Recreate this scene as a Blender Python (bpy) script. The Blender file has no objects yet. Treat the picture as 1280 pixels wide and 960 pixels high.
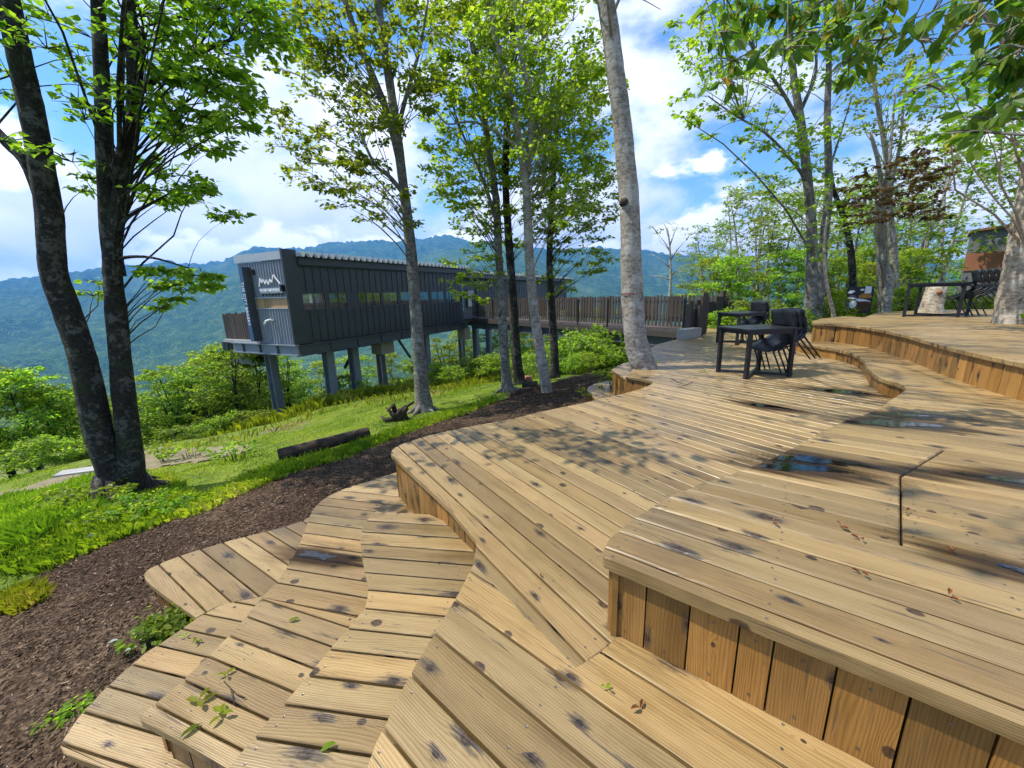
import bpy, bmesh, math, random
import numpy as np
from mathutils import Vector, Matrix, noise as mnoise
random.seed(7); rng = np.random.default_rng(7)
R = math.radians
S = bpy.context.scene
COL = S.collection

# ------------------------------------------------------------------ camera
F = 490.0; H0 = 366.0; ROLL = R(1.6); EYE = 1.34      # focal length and horizon in photo pixels, eye height over the main deck
PITCH = math.atan((480 - H0) / F)
cd = bpy.data.cameras.new('camera'); cam = bpy.data.objects.new('camera', cd); COL.objects.link(cam)
cd.sensor_width = 36; cd.lens = 36 * F / 1280; cd.clip_start = 0.05; cd.clip_end = 60000
cam.matrix_world = Matrix.Translation((0, 0, EYE)) @ Matrix.Rotation(math.pi/2 - PITCH, 4, 'X') @ Matrix.Rotation(-ROLL, 4, 'Z')
S.camera = cam
S.view_settings.view_transform = 'Standard'; S.view_settings.look = 'None'; S.view_settings.gamma = 1
S.view_settings.use_curve_mapping = False
S.view_settings.exposure = 1.5

# ------------------------------------------------------------------ sun and sky
SUN_EL, SUN_AZ = R(60), R(-88)          # azimuth from +Y, clockwise
sd = Vector((math.sin(SUN_AZ)*math.cos(SUN_EL), math.cos(SUN_AZ)*math.cos(SUN_EL), math.sin(SUN_EL)))
sl = bpy.data.lights.new('sun', 'SUN'); sl.energy = 2.5; sl.angle = R(0.5); sl.color = (1, .93, .82)
sun = bpy.data.objects.new('sun', sl); COL.objects.link(sun)
sun.rotation_euler = sd.to_track_quat('Z', 'Y').to_euler()

W = bpy.data.worlds.new('World'); S.world = W; W.use_nodes = True
wn, wl = W.node_tree.nodes, W.node_tree.links
wn.clear()
def WN(t, **k):
    n = wn.new(t)
    for a, v in k.items(): setattr(n, a, v)
    return n
def wmath(op, a, b=None, clamp=False):
    n = WN('ShaderNodeMath', operation=op, use_clamp=clamp)
    for i, v in enumerate((a, b)):
        if v is None: continue
        if isinstance(v, (int, float)): n.inputs[i].default_value = v
        else: wl.new(v, n.inputs[i])
    return n.outputs[0]
sky = WN('ShaderNodeTexSky', sky_type='NISHITA', sun_disc=False, sun_elevation=SUN_EL, sun_rotation=SUN_AZ)
sky.air_density = 1.0; sky.dust_density = 0.3; sky.ozone_density = 2.5
tc = WN('ShaderNodeTexCoord')
sep = WN('ShaderNodeSeparateXYZ'); wl.new(tc.outputs['Generated'], sep.inputs[0])
mp = WN('ShaderNodeMapping'); mp.inputs['Scale'].default_value = (1.25, 1.25, 2.0); mp.inputs['Location'].default_value = (1.36, 5.71, 7.81)
wl.new(tc.outputs['Generated'], mp.inputs[0])
n1 = WN('ShaderNodeTexNoise'); n1.inputs['Scale'].default_value = 2.1; n1.inputs['Detail'].default_value = 9; n1.inputs['Roughness'].default_value = .56; n1.inputs['Distortion'].default_value = .08
wl.new(mp.outputs[0], n1.inputs['Vector'])
low = wmath('MULTIPLY', wmath('SUBTRACT', 0.30, sep.outputs['Z'], True), 0.45)       # thicker cloud towards the horizon
dens = wmath('ADD', n1.outputs['Fac'], low)
mr = WN('ShaderNodeMapRange', interpolation_type='SMOOTHSTEP'); mr.inputs['From Min'].default_value = .45; mr.inputs['From Max'].default_value = .60
wl.new(dens, mr.inputs['Value'])
n2 = WN('ShaderNodeTexNoise'); n2.inputs['Scale'].default_value = 3.4; n2.inputs['Detail'].default_value = 7; n2.inputs['Roughness'].default_value = .55
wl.new(mp.outputs[0], n2.inputs['Vector'])
cr = WN('ShaderNodeValToRGB')
cr.color_ramp.elements[0].position = .36; cr.color_ramp.elements[0].color = (.36, .40, .49, 1)
cr.color_ramp.elements[1].position = .68; cr.color_ramp.elements[1].color = (.56, .575, .615, 1)
wl.new(n2.outputs['Fac'], cr.inputs[0])
skyb = WN('ShaderNodeBackground'); skyb.inputs['Strength'].default_value = 0.092; 
hsv = WN('ShaderNodeHueSaturation'); hsv.inputs['Saturation'].default_value = 1.25; hsv.inputs['Value'].default_value = .95; wl.new(sky.outputs[0], hsv.inputs['Color']); wl.new(hsv.outputs[0], skyb.inputs['Color'])
clb = WN('ShaderNodeBackground'); clb.inputs['Strength'].default_value = 1.0; wl.new(cr.outputs[0], clb.inputs['Color'])
mx = WN('ShaderNodeMixShader'); wl.new(mr.outputs[0], mx.inputs[0]); wl.new(skyb.outputs[0], mx.inputs[1]); wl.new(clb.outputs[0], mx.inputs[2])
# heaped cumulus low over the ridges, upper-left light painted into the colour
def cum(off):
    m_ = WN('ShaderNodeMapping'); m_.inputs['Scale'].default_value = (1, 1, 1.7); m_.inputs['Location'].default_value = tuple(a + b for a, b in zip((2.3, 7.7, 1.1), off))
    wl.new(tc.outputs['Generated'], m_.inputs[0])
    n_ = WN('ShaderNodeTexNoise'); n_.inputs['Scale'].default_value = 4.2; n_.inputs['Detail'].default_value = 10; n_.inputs['Roughness'].default_value = .52
    wl.new(m_.outputs[0], n_.inputs['Vector']); return n_.outputs['Fac']
c0, c1 = cum((0, 0, 0)), cum((-.035, 0, .06))
bias = WN('ShaderNodeMapRange', interpolation_type='SMOOTHSTEP'); bias.inputs['From Min'].default_value = .03; bias.inputs['From Max'].default_value = .34; bias.inputs['To Min'].default_value = .16; bias.inputs['To Max'].default_value = -.16
wl.new(sep.outputs['Z'], bias.inputs['Value'])
cm = WN('ShaderNodeMapRange', interpolation_type='SMOOTHSTEP'); cm.inputs['From Min'].default_value = .50; cm.inputs['From Max'].default_value = .565
wl.new(wmath('ADD', c0, bias.outputs[0]), cm.inputs['Value'])
lt = WN('ShaderNodeMapRange'); lt.inputs['From Min'].default_value = -.07; lt.inputs['From Max'].default_value = .07; wl.new(wmath('SUBTRACT', c0, c1), lt.inputs['Value'])
cc = WN('ShaderNodeValToRGB'); cc.color_ramp.elements[0].color = (.36, .42, .56, 1); cc.color_ramp.elements[1].color = (.66, .67, .70, 1); cc.color_ramp.elements[1].position = .75; wl.new(lt.outputs[0], cc.inputs[0])
cb = WN('ShaderNodeBackground'); cb.inputs['Strength'].default_value = 1.0; wl.new(cc.outputs[0], cb.inputs['Color'])
mx2 = WN('ShaderNodeMixShader'); wl.new(cm.outputs[0], mx2.inputs[0]); wl.new(mx.outputs[0], mx2.inputs[1]); wl.new(cb.outputs[0], mx2.inputs[2]); mx = mx2
wo = WN('ShaderNodeOutputWorld'); wl.new(mx.outputs[0], wo.inputs['Surface'])

# ------------------------------------------------------------------ helpers: reading the photograph's geometry
def ray(px, py):
    x = (px-640)/F; y = -(py-480)/F
    c, s = math.cos(ROLL), math.sin(ROLL)
    x, y = x*c + y*s, -x*s + y*c
    return Vector((x, math.cos(PITCH) + y*math.sin(PITCH), -math.sin(PITCH) + y*math.cos(PITCH)))
def PL(px, py, z=0.0):                  # point on the level plane z
    d = ray(px, py); t = (z-EYE)/d.z
    return Vector((0, 0, EYE)) + d*t
def FW(px, py, Y):                      # point at forward distance Y
    d = ray(px, py); return Vector((0, 0, EYE)) + d*(Y/d.y)
def VPdir(px, hy=None):                 # level direction whose vanishing point is at px
    d = ray(px, 366); v = Vector((d.x, d.y)); return v.normalized()

# ------------------------------------------------------------------ helpers: objects
def tag(o, label=None, cat=None, group=None, kind=None):
    if label: o['label'] = label
    if cat: o['category'] = cat
    if group: o['group'] = group
    if kind: o['kind'] = kind
    return o
def empty(name, loc, label=None, cat=None, group=None, rz=0):
    o = bpy.data.objects.new(name, None); COL.objects.link(o); o.location = loc; o.rotation_euler = (0, 0, rz)
    o.empty_display_size = .2
    return tag(o, label, cat, group)
def link(name, me, mat=None, parent=None):
    o = bpy.data.objects.new(name, me); COL.objects.link(o)
    if mat is not None and not me.materials:
        for m in (mat if isinstance(mat, (list, tuple)) else [mat]): me.materials.append(m)
    if parent is not None:
        o.parent = parent
    return o
def wmat(o): return wmat(o.parent) @ o.matrix_basis if o.parent else o.matrix_basis.copy()
class MB:
    """collects shapes in world (or local) space and links them as one mesh"""
    def __init__(s): s.v = []; s.f = []; s.mi = []; s.sm = []
    def add(s, vs, fs, mi=0, smooth=False):
        b = len(s.v); s.v.extend([tuple(v) for v in vs])
        for f in fs: s.f.append([b+i for i in f]); s.mi.append(mi); s.sm.append(smooth)
    def box(s, c, size, rot=None, mi=0):
        x, y, z = size[0]/2, size[1]/2, size[2]/2
        vs = [Vector(p) for p in ((-x,-y,-z),(x,-y,-z),(x,y,-z),(-x,y,-z),(-x,-y,z),(x,-y,z),(x,y,z),(-x,y,z))]
        if rot is not None: vs = [rot @ v for v in vs]
        c = Vector(c); s.add([v+c for v in vs], [(0,3,2,1),(4,5,6,7),(0,1,5,4),(1,2,6,5),(2,3,7,6),(3,0,4,7)], mi)
    def bar(s, a, b, w, h, up=(0,0,1), mi=0):       # rectangular bar from a to b
        a, b = Vector(a), Vector(b); d = b-a; L = d.length
        if L < 1e-6: return
        y = d/L; u = Vector(up)
        if abs(y.dot(u)) > .98: u = Vector((1,0,0))
        x = y.cross(u).normalized(); z = x.cross(y)
        m = Matrix((x, y, z)).transposed(); s.box((a+b)/2, (w, L, h), m, mi)
    def tube(s, pts, rad, n=8, cap=True, mi=0, smooth=True, wob=0.0):
        pts = [Vector(p) for p in pts]; k = len(pts)
        if not isinstance(rad, (list, tuple, np.ndarray)): rad = [rad]*k
        vs = []; prev = None
        for i, p in enumerate(pts):
            t = (pts[min(i+1, k-1)] - pts[max(i-1, 0)]).normalized()
            if prev is None:
                u = Vector((1, 0, 0)) if abs(t.x) < .9 else Vector((0, 1, 0))
                u = (u - t*u.dot(t)).normalized()
            else: u = (prev - t*prev.dot(t)).normalized()
            prev = u; w = t.cross(u)
            for j in range(n):
                a = 2*math.pi*j/n; r = rad[i]
                if wob:
                    q = Vector((math.cos(a)*1.3+p.x*3, math.sin(a)*1.3+p.y*3, p.z*1.7)); r *= 1 + wob*mnoise.noise(q)
                    if n > 20: r *= 1 + .05*mnoise.fractal(Vector((math.cos(a)*3+p.x*3, math.sin(a)*3+p.y*3, p.z*5)), .8, 2.1, 4) + .035*mnoise.noise(Vector((math.cos(a)*2.6, math.sin(a)*2.6, p.z*.5)))
                vs.append(p + u*(math.cos(a)*r) + w*(math.sin(a)*r))
        fs = [(i*n+j, i*n+(j+1) % n, (i+1)*n+(j+1) % n, (i+1)*n+j) for i in range(k-1) for j in range(n)]
        if cap: fs += [tuple(range(n-1, -1, -1)), tuple((k-1)*n+j for j in range(n))]
        s.add(vs, fs, mi, smooth)
    def prism(s, poly, z0, z1, mi=0):               # vertical prism, poly = list of (x, y)
        n = len(poly)
        s.add([(p[0], p[1], z0) for p in poly] + [(p[0], p[1], z1) for p in poly],
              [tuple(range(n-1, -1, -1)), tuple(range(n, 2*n))] + [(i, (i+1) % n, n+(i+1) % n, n+i) for i in range(n)], mi)
    def mesh(s, name):
        me = bpy.data.meshes.new(name); me.from_pydata(s.v, [], s.f)
        me.polygons.foreach_set('material_index', s.mi); me.polygons.foreach_set('use_smooth', s.sm)
        me.update(); return me
    def build(s, name, mat, parent=None, origin=None):
        if origin is not None:
            o3 = Vector(origin); s.v = [tuple(Vector(v)-o3) for v in s.v]
        elif parent is not None:
            mi = wmat(parent).inverted(); s.v = [tuple(mi @ Vector(v)) for v in s.v]
        o = link(name, s.mesh(name), mat, parent)
        if origin is not None: o.location = origin
        return o
def loc_build(mb, name, mat, parent): return link(name, mb.mesh(name), mat, parent)   # already in the parent's space
def copy_tree(o, parent=None):
    c = o.copy(); COL.objects.link(c)
    if parent is not None: c.parent = parent
    for ch in o.children: copy_tree(ch, c)
    return c

def np_mesh(name, verts, faces, mat, parent=None, tint=None, smooth=False, uv=None):
    """verts (N,3), faces (M,k) all the same size; tint = one float per face"""
    me = bpy.data.meshes.new(name); N, M, k = len(verts), len(faces), faces.shape[1]
    me.vertices.add(N); me.vertices.foreach_set('co', np.ascontiguousarray(verts, dtype=np.float32).ravel())
    me.loops.add(M*k); me.loops.foreach_set('vertex_index', np.ascontiguousarray(faces, dtype=np.int32).ravel())
    me.polygons.add(M); me.polygons.foreach_set('loop_start', np.arange(0, M*k, k, dtype=np.int32))
    me.polygons.foreach_set('use_smooth', np.full(M, smooth))
    me.update(calc_edges=True); me.validate()
    if tint is not None:
        a = me.attributes.new('tint', 'FLOAT', 'FACE'); a.data.foreach_set('value', np.asarray(tint, dtype=np.float32))
    return link(name, me, mat, parent)

# ------------------------------------------------------------------ helpers: materials
class MT:
    def __init__(s, name, rough=.6, spec=.4):
        s.m = bpy.data.materials.new(name); s.m.use_nodes = True
        s.nt = s.m.node_tree; s.n = s.nt.nodes; s.l = s.nt.links
        s.b = s.n['Principled BSDF']; s.b.inputs['Roughness'].default_value = rough
        s.b.inputs['Specular IOR Level'].default_value = spec
    def N(s, t, ins=None, **k):
        n = s.n.new(t)
        for a, v in k.items(): setattr(n, a, v)
        for a, v in (ins or {}).items(): s.set(n.inputs[a], v)
        return n
    def set(s, inp, v):
        if hasattr(v, 'is_output') or isinstance(v, bpy.types.NodeSocket): s.l.new(v, inp)
        else: inp.default_value = v
    def math(s, op, a, b=None, c=None, clamp=False):
        n = s.N('ShaderNodeMath', operation=op, use_clamp=clamp)
        for i, v in enumerate((a, b, c)):
            if v is not None: s.set(n.inputs[i], v)
        return n.outputs[0]
    def noise(s, vec, scale, detail=4, rough=.5, dist=0):
        n = s.N('ShaderNodeTexNoise', {'Scale': scale, 'Detail': detail, 'Roughness': rough, 'Distortion': dist})
        if vec is not None: s.l.new(vec, n.inputs['Vector'])
        return n.outputs['Fac']
    def vor(s, vec, scale, feature='F1', rand=1.0, dim='3D'):
        n = s.N('ShaderNodeTexVoronoi', {'Scale': scale, 'Randomness': rand}, feature=feature, voronoi_dimensions=dim)
        if vec is not None: s.l.new(vec, n.inputs['Vector'])
        return n
    def ramp(s, fac, stops):
        n = s.N('ShaderNodeValToRGB'); e = n.color_ramp.elements
        while len(e) < len(stops): e.new(.5)
        for el, (p, c) in zip(e, stops): el.position = p; el.color = (*c, 1) if len(c) == 3 else c
        s.l.new(fac, n.inputs[0]); return n.outputs[0]
    def mix(s, fac, a, b, mode='MIX'):
        n = s.N('ShaderNodeMix', data_type='RGBA', blend_type=mode)
        s.set(n.inputs[0], fac)
        for i, v in ((6, a), (7, b)):
            if isinstance(v, tuple): n.inputs[i].default_value = (*v, 1)
            else: s.l.new(v, n.inputs[i])
        return n.outputs[2]
    def mrange(s, v, a, b, c=0., d=1., smooth=True):
        n = s.N('ShaderNodeMapRange', {'From Min': a, 'From Max': b, 'To Min': c, 'To Max': d}, interpolation_type='SMOOTHSTEP' if smooth else 'LINEAR')
        s.l.new(v, n.inputs['Value']); return n.outputs[0]
    def mapping(s, vec, scale=(1,1,1), loc=(0,0,0)):
        n = s.N('ShaderNodeMapping'); n.inputs['Scale'].default_value = scale; n.inputs['Location'].default_value = loc
        s.l.new(vec, n.inputs[0]); return n.outputs[0]
    def pos(s): return s.N('ShaderNodeNewGeometry').outputs['Position']
    def obj(s): return s.N('ShaderNodeTexCoord').outputs['Object']
    def rand(s): return s.N('ShaderNodeObjectInfo').outputs['Random']
    def attr(s, n): return s.N('ShaderNodeAttribute', attribute_name=n)
    def color(s, c):
        if isinstance(c, tuple): s.b.inputs['Base Color'].default_value = (*c, 1)
        else: s.l.new(c, s.b.inputs['Base Color'])
    def rough(s, v): s.set(s.b.inputs['Roughness'], v)
    def bump(s, h, strength=.3, dist=.01):
        n = s.N('ShaderNodeBump', {'Strength': strength, 'Distance': dist}); s.l.new(h, n.inputs['Height'])
        s.l.new(n.outputs[0], s.b.inputs['Normal'])

def wood(name, light, mid, dark, knots=1.0, wear=1.0, rough=.42):
    t = MT(name, rough, .5)
    uv = t.N('ShaderNodeUVMap', uv_map='grain').outputs[0]
    rnd = t.rand()
    off = t.N('ShaderNodeCombineXYZ', {'X': t.math('MULTIPLY', rnd, 37.0), 'Y': t.math('MULTIPLY', rnd, 91.0), 'Z': t.math('MULTIPLY', rnd, 13.0)}).outputs[0]
    p = t.N('ShaderNodeVectorMath', operation='ADD'); t.l.new(uv, p.inputs[0]); t.l.new(off, p.inputs[1]); p = p.outputs[0]
    # knots: sparse cells, stretched along the grain
    sc = t.mapping(p, (2.9, 7.0, 0))
    kv = t.vor(sc, 1.0, rand=.95, dim='2D')
    dl = t.N('ShaderNodeVectorMath', operation='SUBTRACT'); t.l.new(sc, dl.inputs[0]); t.l.new(kv.outputs['Position'], dl.inputs[1])
    dx = t.N('ShaderNodeSeparateXYZ'); t.l.new(dl.outputs[0], dx.inputs[0])
    jig = t.math('MULTIPLY_ADD', t.noise(t.mapping(p, (30, 45, 0)), 1.0, 4, .6), .8, .6)
    du = t.math('DIVIDE', dx.outputs[0], 2.9); dv = t.math('DIVIDE', dx.outputs[1], 7.0)
    def ell(k): return t.math('MULTIPLY', t.math('SQRT', t.math('ADD', t.math('POWER', t.math('ABSOLUTE', t.math('MULTIPLY', du, k)), 2.0), t.math('POWER', t.math('ABSOLUTE', dv), 2.0))), jig)
    kc = t.N('ShaderNodeSeparateColor'); t.l.new(kv.outputs['Color'], kc.inputs[0])
    has = t.math('GREATER_THAN', kc.outputs[0], .20)
    size = t.math('MULTIPLY_ADD', kc.outputs[1], .019, .005)
    kn = t.math('MULTIPLY', t.mrange(t.math('DIVIDE', ell(.72), size), .75, 1.15, 1, 0), has)
    halo = t.math('MULTIPLY', t.mrange(t.math('DIVIDE', ell(.42), size), .6, 2.9, 1, 0), has)
    # grain: rings drawn out along the board and pushed aside by the knots
    warp = t.noise(t.mapping(p, (.75, 4.2, 0)), 1.0, 2, .45)
    v = t.N('ShaderNodeSeparateXYZ'); t.l.new(p, v.inputs[0])
    ph = t.math('ADD', t.math('MULTIPLY', v.outputs[1], 620.0), t.math('ADD', t.math('MULTIPLY', warp, 105.0), t.math('MULTIPLY', halo, 7.0)))
    ring = t.math('POWER', t.math('MULTIPLY_ADD', t.math('SINE', ph), .5, .5), 1.6)
    fine = t.noise(t.mapping(p, (7, 330, 0)), 1.0, 5, .62)
    soft = t.noise(t.mapping(p, (1.1, 16, 0)), 1.0, 4, .55)
    g = t.math('ADD', t.math('ADD', t.math('MULTIPLY', ring, -.13), t.math('MULTIPLY', fine, .55)), t.math('MULTIPLY_ADD', soft, .55, .10))
    c = t.ramp(g, [(.26, dark), (.46, mid), (.68, light)])
    tone = t.mix(t.math('MULTIPLY', t.math('FRACT', t.math('MULTIPLY', rnd, 51.3)), .55), c, t.mix(1.0, c, (1.0, .84, .60), 'MULTIPLY'))
    r2 = t.math('FRACT', t.math('MULTIPLY', rnd, 7.31))
    tone = t.mix(t.math('MULTIPLY', r2, .65), tone, t.mix(1.0, tone, (.62, .66, .60), 'MULTIPLY'))
    r3 = t.math('FRACT', t.math('MULTIPLY', rnd, 23.7)); bv = t.math('MULTIPLY_ADD', r3, .55, .70)
    vm = t.N('ShaderNodeVectorMath', operation='SCALE'); t.l.new(tone, vm.inputs[0]); t.l.new(bv, vm.inputs['Scale']); tone = vm.outputs[0]
    # weather: dark streaks along the grain, soot-grey mildew round some knots, broad damp patches
    st = t.mrange(t.noise(t.mapping(p, (1.6, 34, 0)), 1.0, 7, .70), .585, .66)
    rag = t.math('MULTIPLY_ADD', t.noise(t.mapping(p, (6, 115, 0)), 1.0, 8, .74), 3.4, -1.72)
    soot = t.math('GREATER_THAN', kc.outputs[2], .34)
    mild = t.math('MULTIPLY', t.mrange(t.math('ADD', halo, rag), .34, 1.15), t.math('MULTIPLY', soot, t.mrange(halo, .02, .25)))
    crack = t.mrange(t.noise(t.mapping(p, (1.3, 210, 0), (5, 3, 0)), 1.0, 3, .5), .665, .70)
    pos = t.pos()
    broad = t.mrange(t.math('ADD', t.math('MULTIPLY', t.noise(pos, .9, 5, .62), .6), t.math('MULTIPLY', t.noise(t.mapping(p, (.8, 9, 0)), 1.0, 4, .6), .42)), .50, .64)
    c = t.mix(t.math('MULTIPLY', broad, .60*wear), tone, t.mix(1.0, tone, (.46, .43, .36), 'MULTIPLY'))
    c = t.mix(t.math('MULTIPLY', st, .80*wear), c, (.055, .045, .035))
    c = t.mix(t.math('MULTIPLY', mild, .92*wear), c, (.030, .026, .024))
    kcol = t.ramp(t.noise(t.mapping(p, (40, 60, 0)), 1.0, 3, .6), [(.40, (.010, .008, .006)), (.68, (.085, .040, .018))])
    c = t.mix(t.math('MULTIPLY', kn, .93*knots), c, kcol)
    c = t.mix(t.math('MULTIPLY', crack, .55*wear), c, (.045, .032, .020))
    t.color(c)
    t.rough(t.mrange(t.math('ADD', t.math('MULTIPLY', broad, .55), t.math('MULTIPLY', st, .4)), 0, 1, rough, rough-.22))
    t.bump(t.math('SUBTRACT', t.math('ADD', t.math('MULTIPLY', fine, .7), t.math('MULTIPLY', ring, .4)), t.math('MULTIPLY', kn, .5)), .35, .0025)
    return t.m

def leafmat(name, cols, trans=.45, rough=.45):
    t = MT(name, rough, .35)
    a = t.attr('tint').outputs['Fac']
    hs = t.N('ShaderNodeHueSaturation', {'Value': t.math('MULTIPLY_ADD', t.rand(), .5, .75), 'Saturation': 1.0, 'Hue': t.math('MULTIPLY_ADD', t.rand(), .05, .475)})
    t.l.new(t.ramp(a, cols), hs.inputs['Color']); c = hs.outputs[0]
    t.color(c)
    tr = t.N('ShaderNodeBsdfTranslucent'); t.l.new(t.mix(1.0, c, (1.75, 1.75, .85), 'MULTIPLY'), tr.inputs['Color'])
    m = t.N('ShaderNodeMixShader'); m.inputs[0].default_value = trans
    t.l.new(t.b.outputs[0], m.inputs[1]); t.l.new(tr.outputs[0], m.inputs[2])
    t.l.new(m.outputs[0], t.n['Material Output'].inputs['Surface'])
    return t.m

def bark(name, base, dark, lich, lich_amt=.5, moss=.0, scale=1.0):
    t = MT(name, .9, .2); o = t.obj()
    a = t.noise(t.mapping(o, (12*scale, 12*scale, 22*scale)), 1.0, 7, .7)          # short horizontal flecks
    b = t.noise(o, 2.2*scale, 6, .65); d = t.noise(o, 7.5*scale, 5, .7)
    c = t.mix(t.mrange(a, .36, .62), dark, base)
    c = t.mix(t.math('MULTIPLY', t.mrange(t.math('ADD', t.math('MULTIPLY', b, .6), t.math('MULTIPLY', d, .45)), .53, .60), lich_amt), c, lich)
    crack = t.mrange(t.noise(t.mapping(o, (14*scale, 14*scale, 4*scale), (4, 2, 1)), 1.0, 6, .65), .60, .72)
    c = t.mix(t.math('MULTIPLY', crack, .75), c, (.012, .011, .010))
    if moss:
        c = t.mix(t.math('MULTIPLY', t.mrange(t.noise(o, 3.1, 5, .6), .50, .66), moss), c, (.045, .075, .018))
    t.color(c)
    t.bump(t.math('SUBTRACT', t.math('ADD', a, d), t.math('MULTIPLY', crack, .8)), .75, .02)
    return t.m

def plain(name, col, rough=.6, spec=.4, var=.15, scale=6, metallic=0, bump=0):
    t = MT(name, rough, spec); n = t.noise(t.obj(), scale, 6, .65)
    lo = tuple(x*(1-var*1.6) for x in col); hi = tuple(min(1, x*(1+var)) for x in col)
    t.color(t.ramp(n, [(.3, lo), (.7, hi)])); t.b.inputs['Metallic'].default_value = metallic
    t.rough(t.mrange(n, .3, .7, rough-.06, rough+.08))
    if bump: t.bump(t.noise(t.obj(), scale*9, 5, .7), bump, .004)
    return t.m

M = {}
M['deck'] = wood('deck_wood', (.345, .245, .115), (.228, .150, .060), (.072, .042, .016))
M['riser'] = wood('riser_wood', (.330, .178, .048), (.215, .102, .024), (.080, .034, .009), wear=.8)
M['grey_wood'] = wood('weathered_wood', (.088, .068, .058), (.060, .046, .040), (.032, .025, .022), knots=.5, rough=.7)
M['dark_wood'] = wood('dark_stained_wood', (.075, .060, .052), (.050, .040, .036), (.028, .022, .020), knots=.4, rough=.7)
M['amber_wood'] = wood('amber_wood', (.52, .34, .16), (.42, .25, .10), (.26, .13, .05), wear=.3)
M['leaf_dark'] = leafmat('leaf_deep_green', [(0, (.045, .105, .011)), (.5, (.095, .180, .016)), (1, (.20, .29, .024))], .6)
M['leaf_mid'] = leafmat('leaf_green', [(0, (.075, .15, .014)), (.5, (.155, .25, .020)), (1, (.27, .35, .034))], .62)
M['leaf_bright'] = leafmat('leaf_bright_green', [(0, (.10, .19, .016)), (.5, (.20, .30, .024)), (1, (.33, .41, .04))], .64)
M['leaf_far'] = leafmat('leaf_soft_green', [(0, (.075, .16, .03)), (.5, (.15, .26, .045)), (1, (.25, .35, .06))], .62)
M['leaf_bronze'] = leafmat('leaf_bronze', [(0, (.075, .045, .015)), (.5, (.13, .085, .022)), (1, (.19, .15, .03))], .5)
M['leaf_near'] = leafmat('leaf_broad', [(0, (.040, .085, .012)), (.5, (.095, .150, .018)), (.75, (.17, .20, .025)), (.92, (.24, .17, .03)), (1, (.33, .15, .03))], .55)
M['blade'] = leafmat('grass_blades', [(0, (.085, .145, .010)), (.45, (.19, .265, .014)), (.8, (.31, .35, .030)), (1, (.38, .34, .10))], .45)
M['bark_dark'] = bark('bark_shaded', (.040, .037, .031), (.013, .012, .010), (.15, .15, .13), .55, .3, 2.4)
M['bark_grey'] = bark('bark_grey', (.20, .188, .165), (.085, .075, .062), (.36, .355, .32), .5, .22)
M['bark_pale'] = bark('bark_pale', (.34, .31, .265), (.17, .145, .115), (.48, .465, .42), .55, .08)
M['bark_cream'] = bark('bark_cream', (.46, .41, .33), (.23, .18, .12), (.56, .53, .45), .55, .05)
M['steel'] = plain('painted_steel', (.17, .20, .235), .45, .5, .10, 3)
M['steel_dark'] = plain('painted_steel_dark', (.055, .063, .072), .5, .45, .12, 3)
M['panel'] = plain('dark_metal_panel', (.034, .041, .047), .42, .5, .14, 1.6)
M['corr'] = plain('slate_metal_cladding', (.19, .215, .26), .42, .5, .08, 2)
M['trim'] = plain('pale_metal_flashing', (.34, .38, .42), .4, .5, .08, 3)
M['white'] = plain('white_paint', (.80, .80, .82), .55, .4, .06, 5)
M['black'] = plain('black_powder_coat', (.014, .016, .020), .42, .5, .2, 8)
M['plastic'] = plain('black_plastic', (.015, .018, .024), .36, .5, .2, 8)
M['concrete'] = plain('concrete', (.36, .36, .345), .85, .25, .18, 5, bump=.3)
M['log'] = plain('old_log', (.055, .042, .032), .9, .2, .5, 7, bump=.9)
M['rust'] = plain('rust_brown_panel', (.30, .125, .065), .6, .3, .12, 4)
M['grey_panel'] = plain('grey_cladding_panel', (.15, .155, .165), .5, .4, .10, 3)
M['blue_sign'] = plain('dark_blue_sign', (.030, .085, .19), .5, .4, .05, 3)
M['red'] = plain('red_ribbon', (.22, .055, .045), .7, .3, .2, 12)
M['screw'] = plain('steel_screw', (.16, .14, .12), .4, .5, .3, 30, metallic=.6)
M['under'] = plain('underside_dark', (.030, .022, .014), .95, .1, .3, 5)  # near-black colour, standing in for shade below the board gaps
M['machine'] = plain('cream_metal_box', (.30, .29, .22), .6, .4, .1, 5)
tg = MT('window_glass', .04, .6); tg.color((.02, .03, .035))
fz = tg.N('ShaderNodeFresnel', {'IOR': 1.6}).outputs[0]
gl = tg.N('ShaderNodeBsdfGlossy', {'Roughness': .02, 'Color': (.9, .95, 1, 1)})
trn = tg.N('ShaderNodeBsdfTransparent', {'Color': (.93, .96, .97, 1)})
mm = tg.N('ShaderNodeMixShader'); tg.l.new(tg.math('ADD', fz, .32, clamp=True), mm.inputs[0]); tg.l.new(trn.outputs[0], mm.inputs[1]); tg.l.new(gl.outputs[0], mm.inputs[2])
tg.l.new(mm.outputs[0], tg.n['Material Output'].inputs['Surface']); M['glass'] = tg.m
tw = MT('rain_water', .02, .5)
fz = tw.N('ShaderNodeFresnel', {'IOR': 1.7})
bp = tw.N('ShaderNodeBump', {'Strength': .12, 'Distance': .004}); tw.l.new(tw.noise(tw.pos(), 26, 3), bp.inputs['Height'])
tw.l.new(bp.outputs[0], fz.inputs['Normal'])
gl = tw.N('ShaderNodeBsdfGlossy', {'Roughness': .03, 'Color': (1, 1, 1, 1)}); tw.l.new(bp.outputs[0], gl.inputs['Normal'])
trn = tw.N('ShaderNodeBsdfTransparent', {'Color': (.13, .115, .10, 1)})
mm = tw.N('ShaderNodeMixShader'); tw.l.new(fz.outputs[0], mm.inputs[0]); tw.l.new(trn.outputs[0], mm.inputs[1]); tw.l.new(gl.outputs[0], mm.inputs[2])
tw.l.new(mm.outputs[0], tw.n['Material Output'].inputs['Surface']); M['water'] = tw.m

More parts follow.
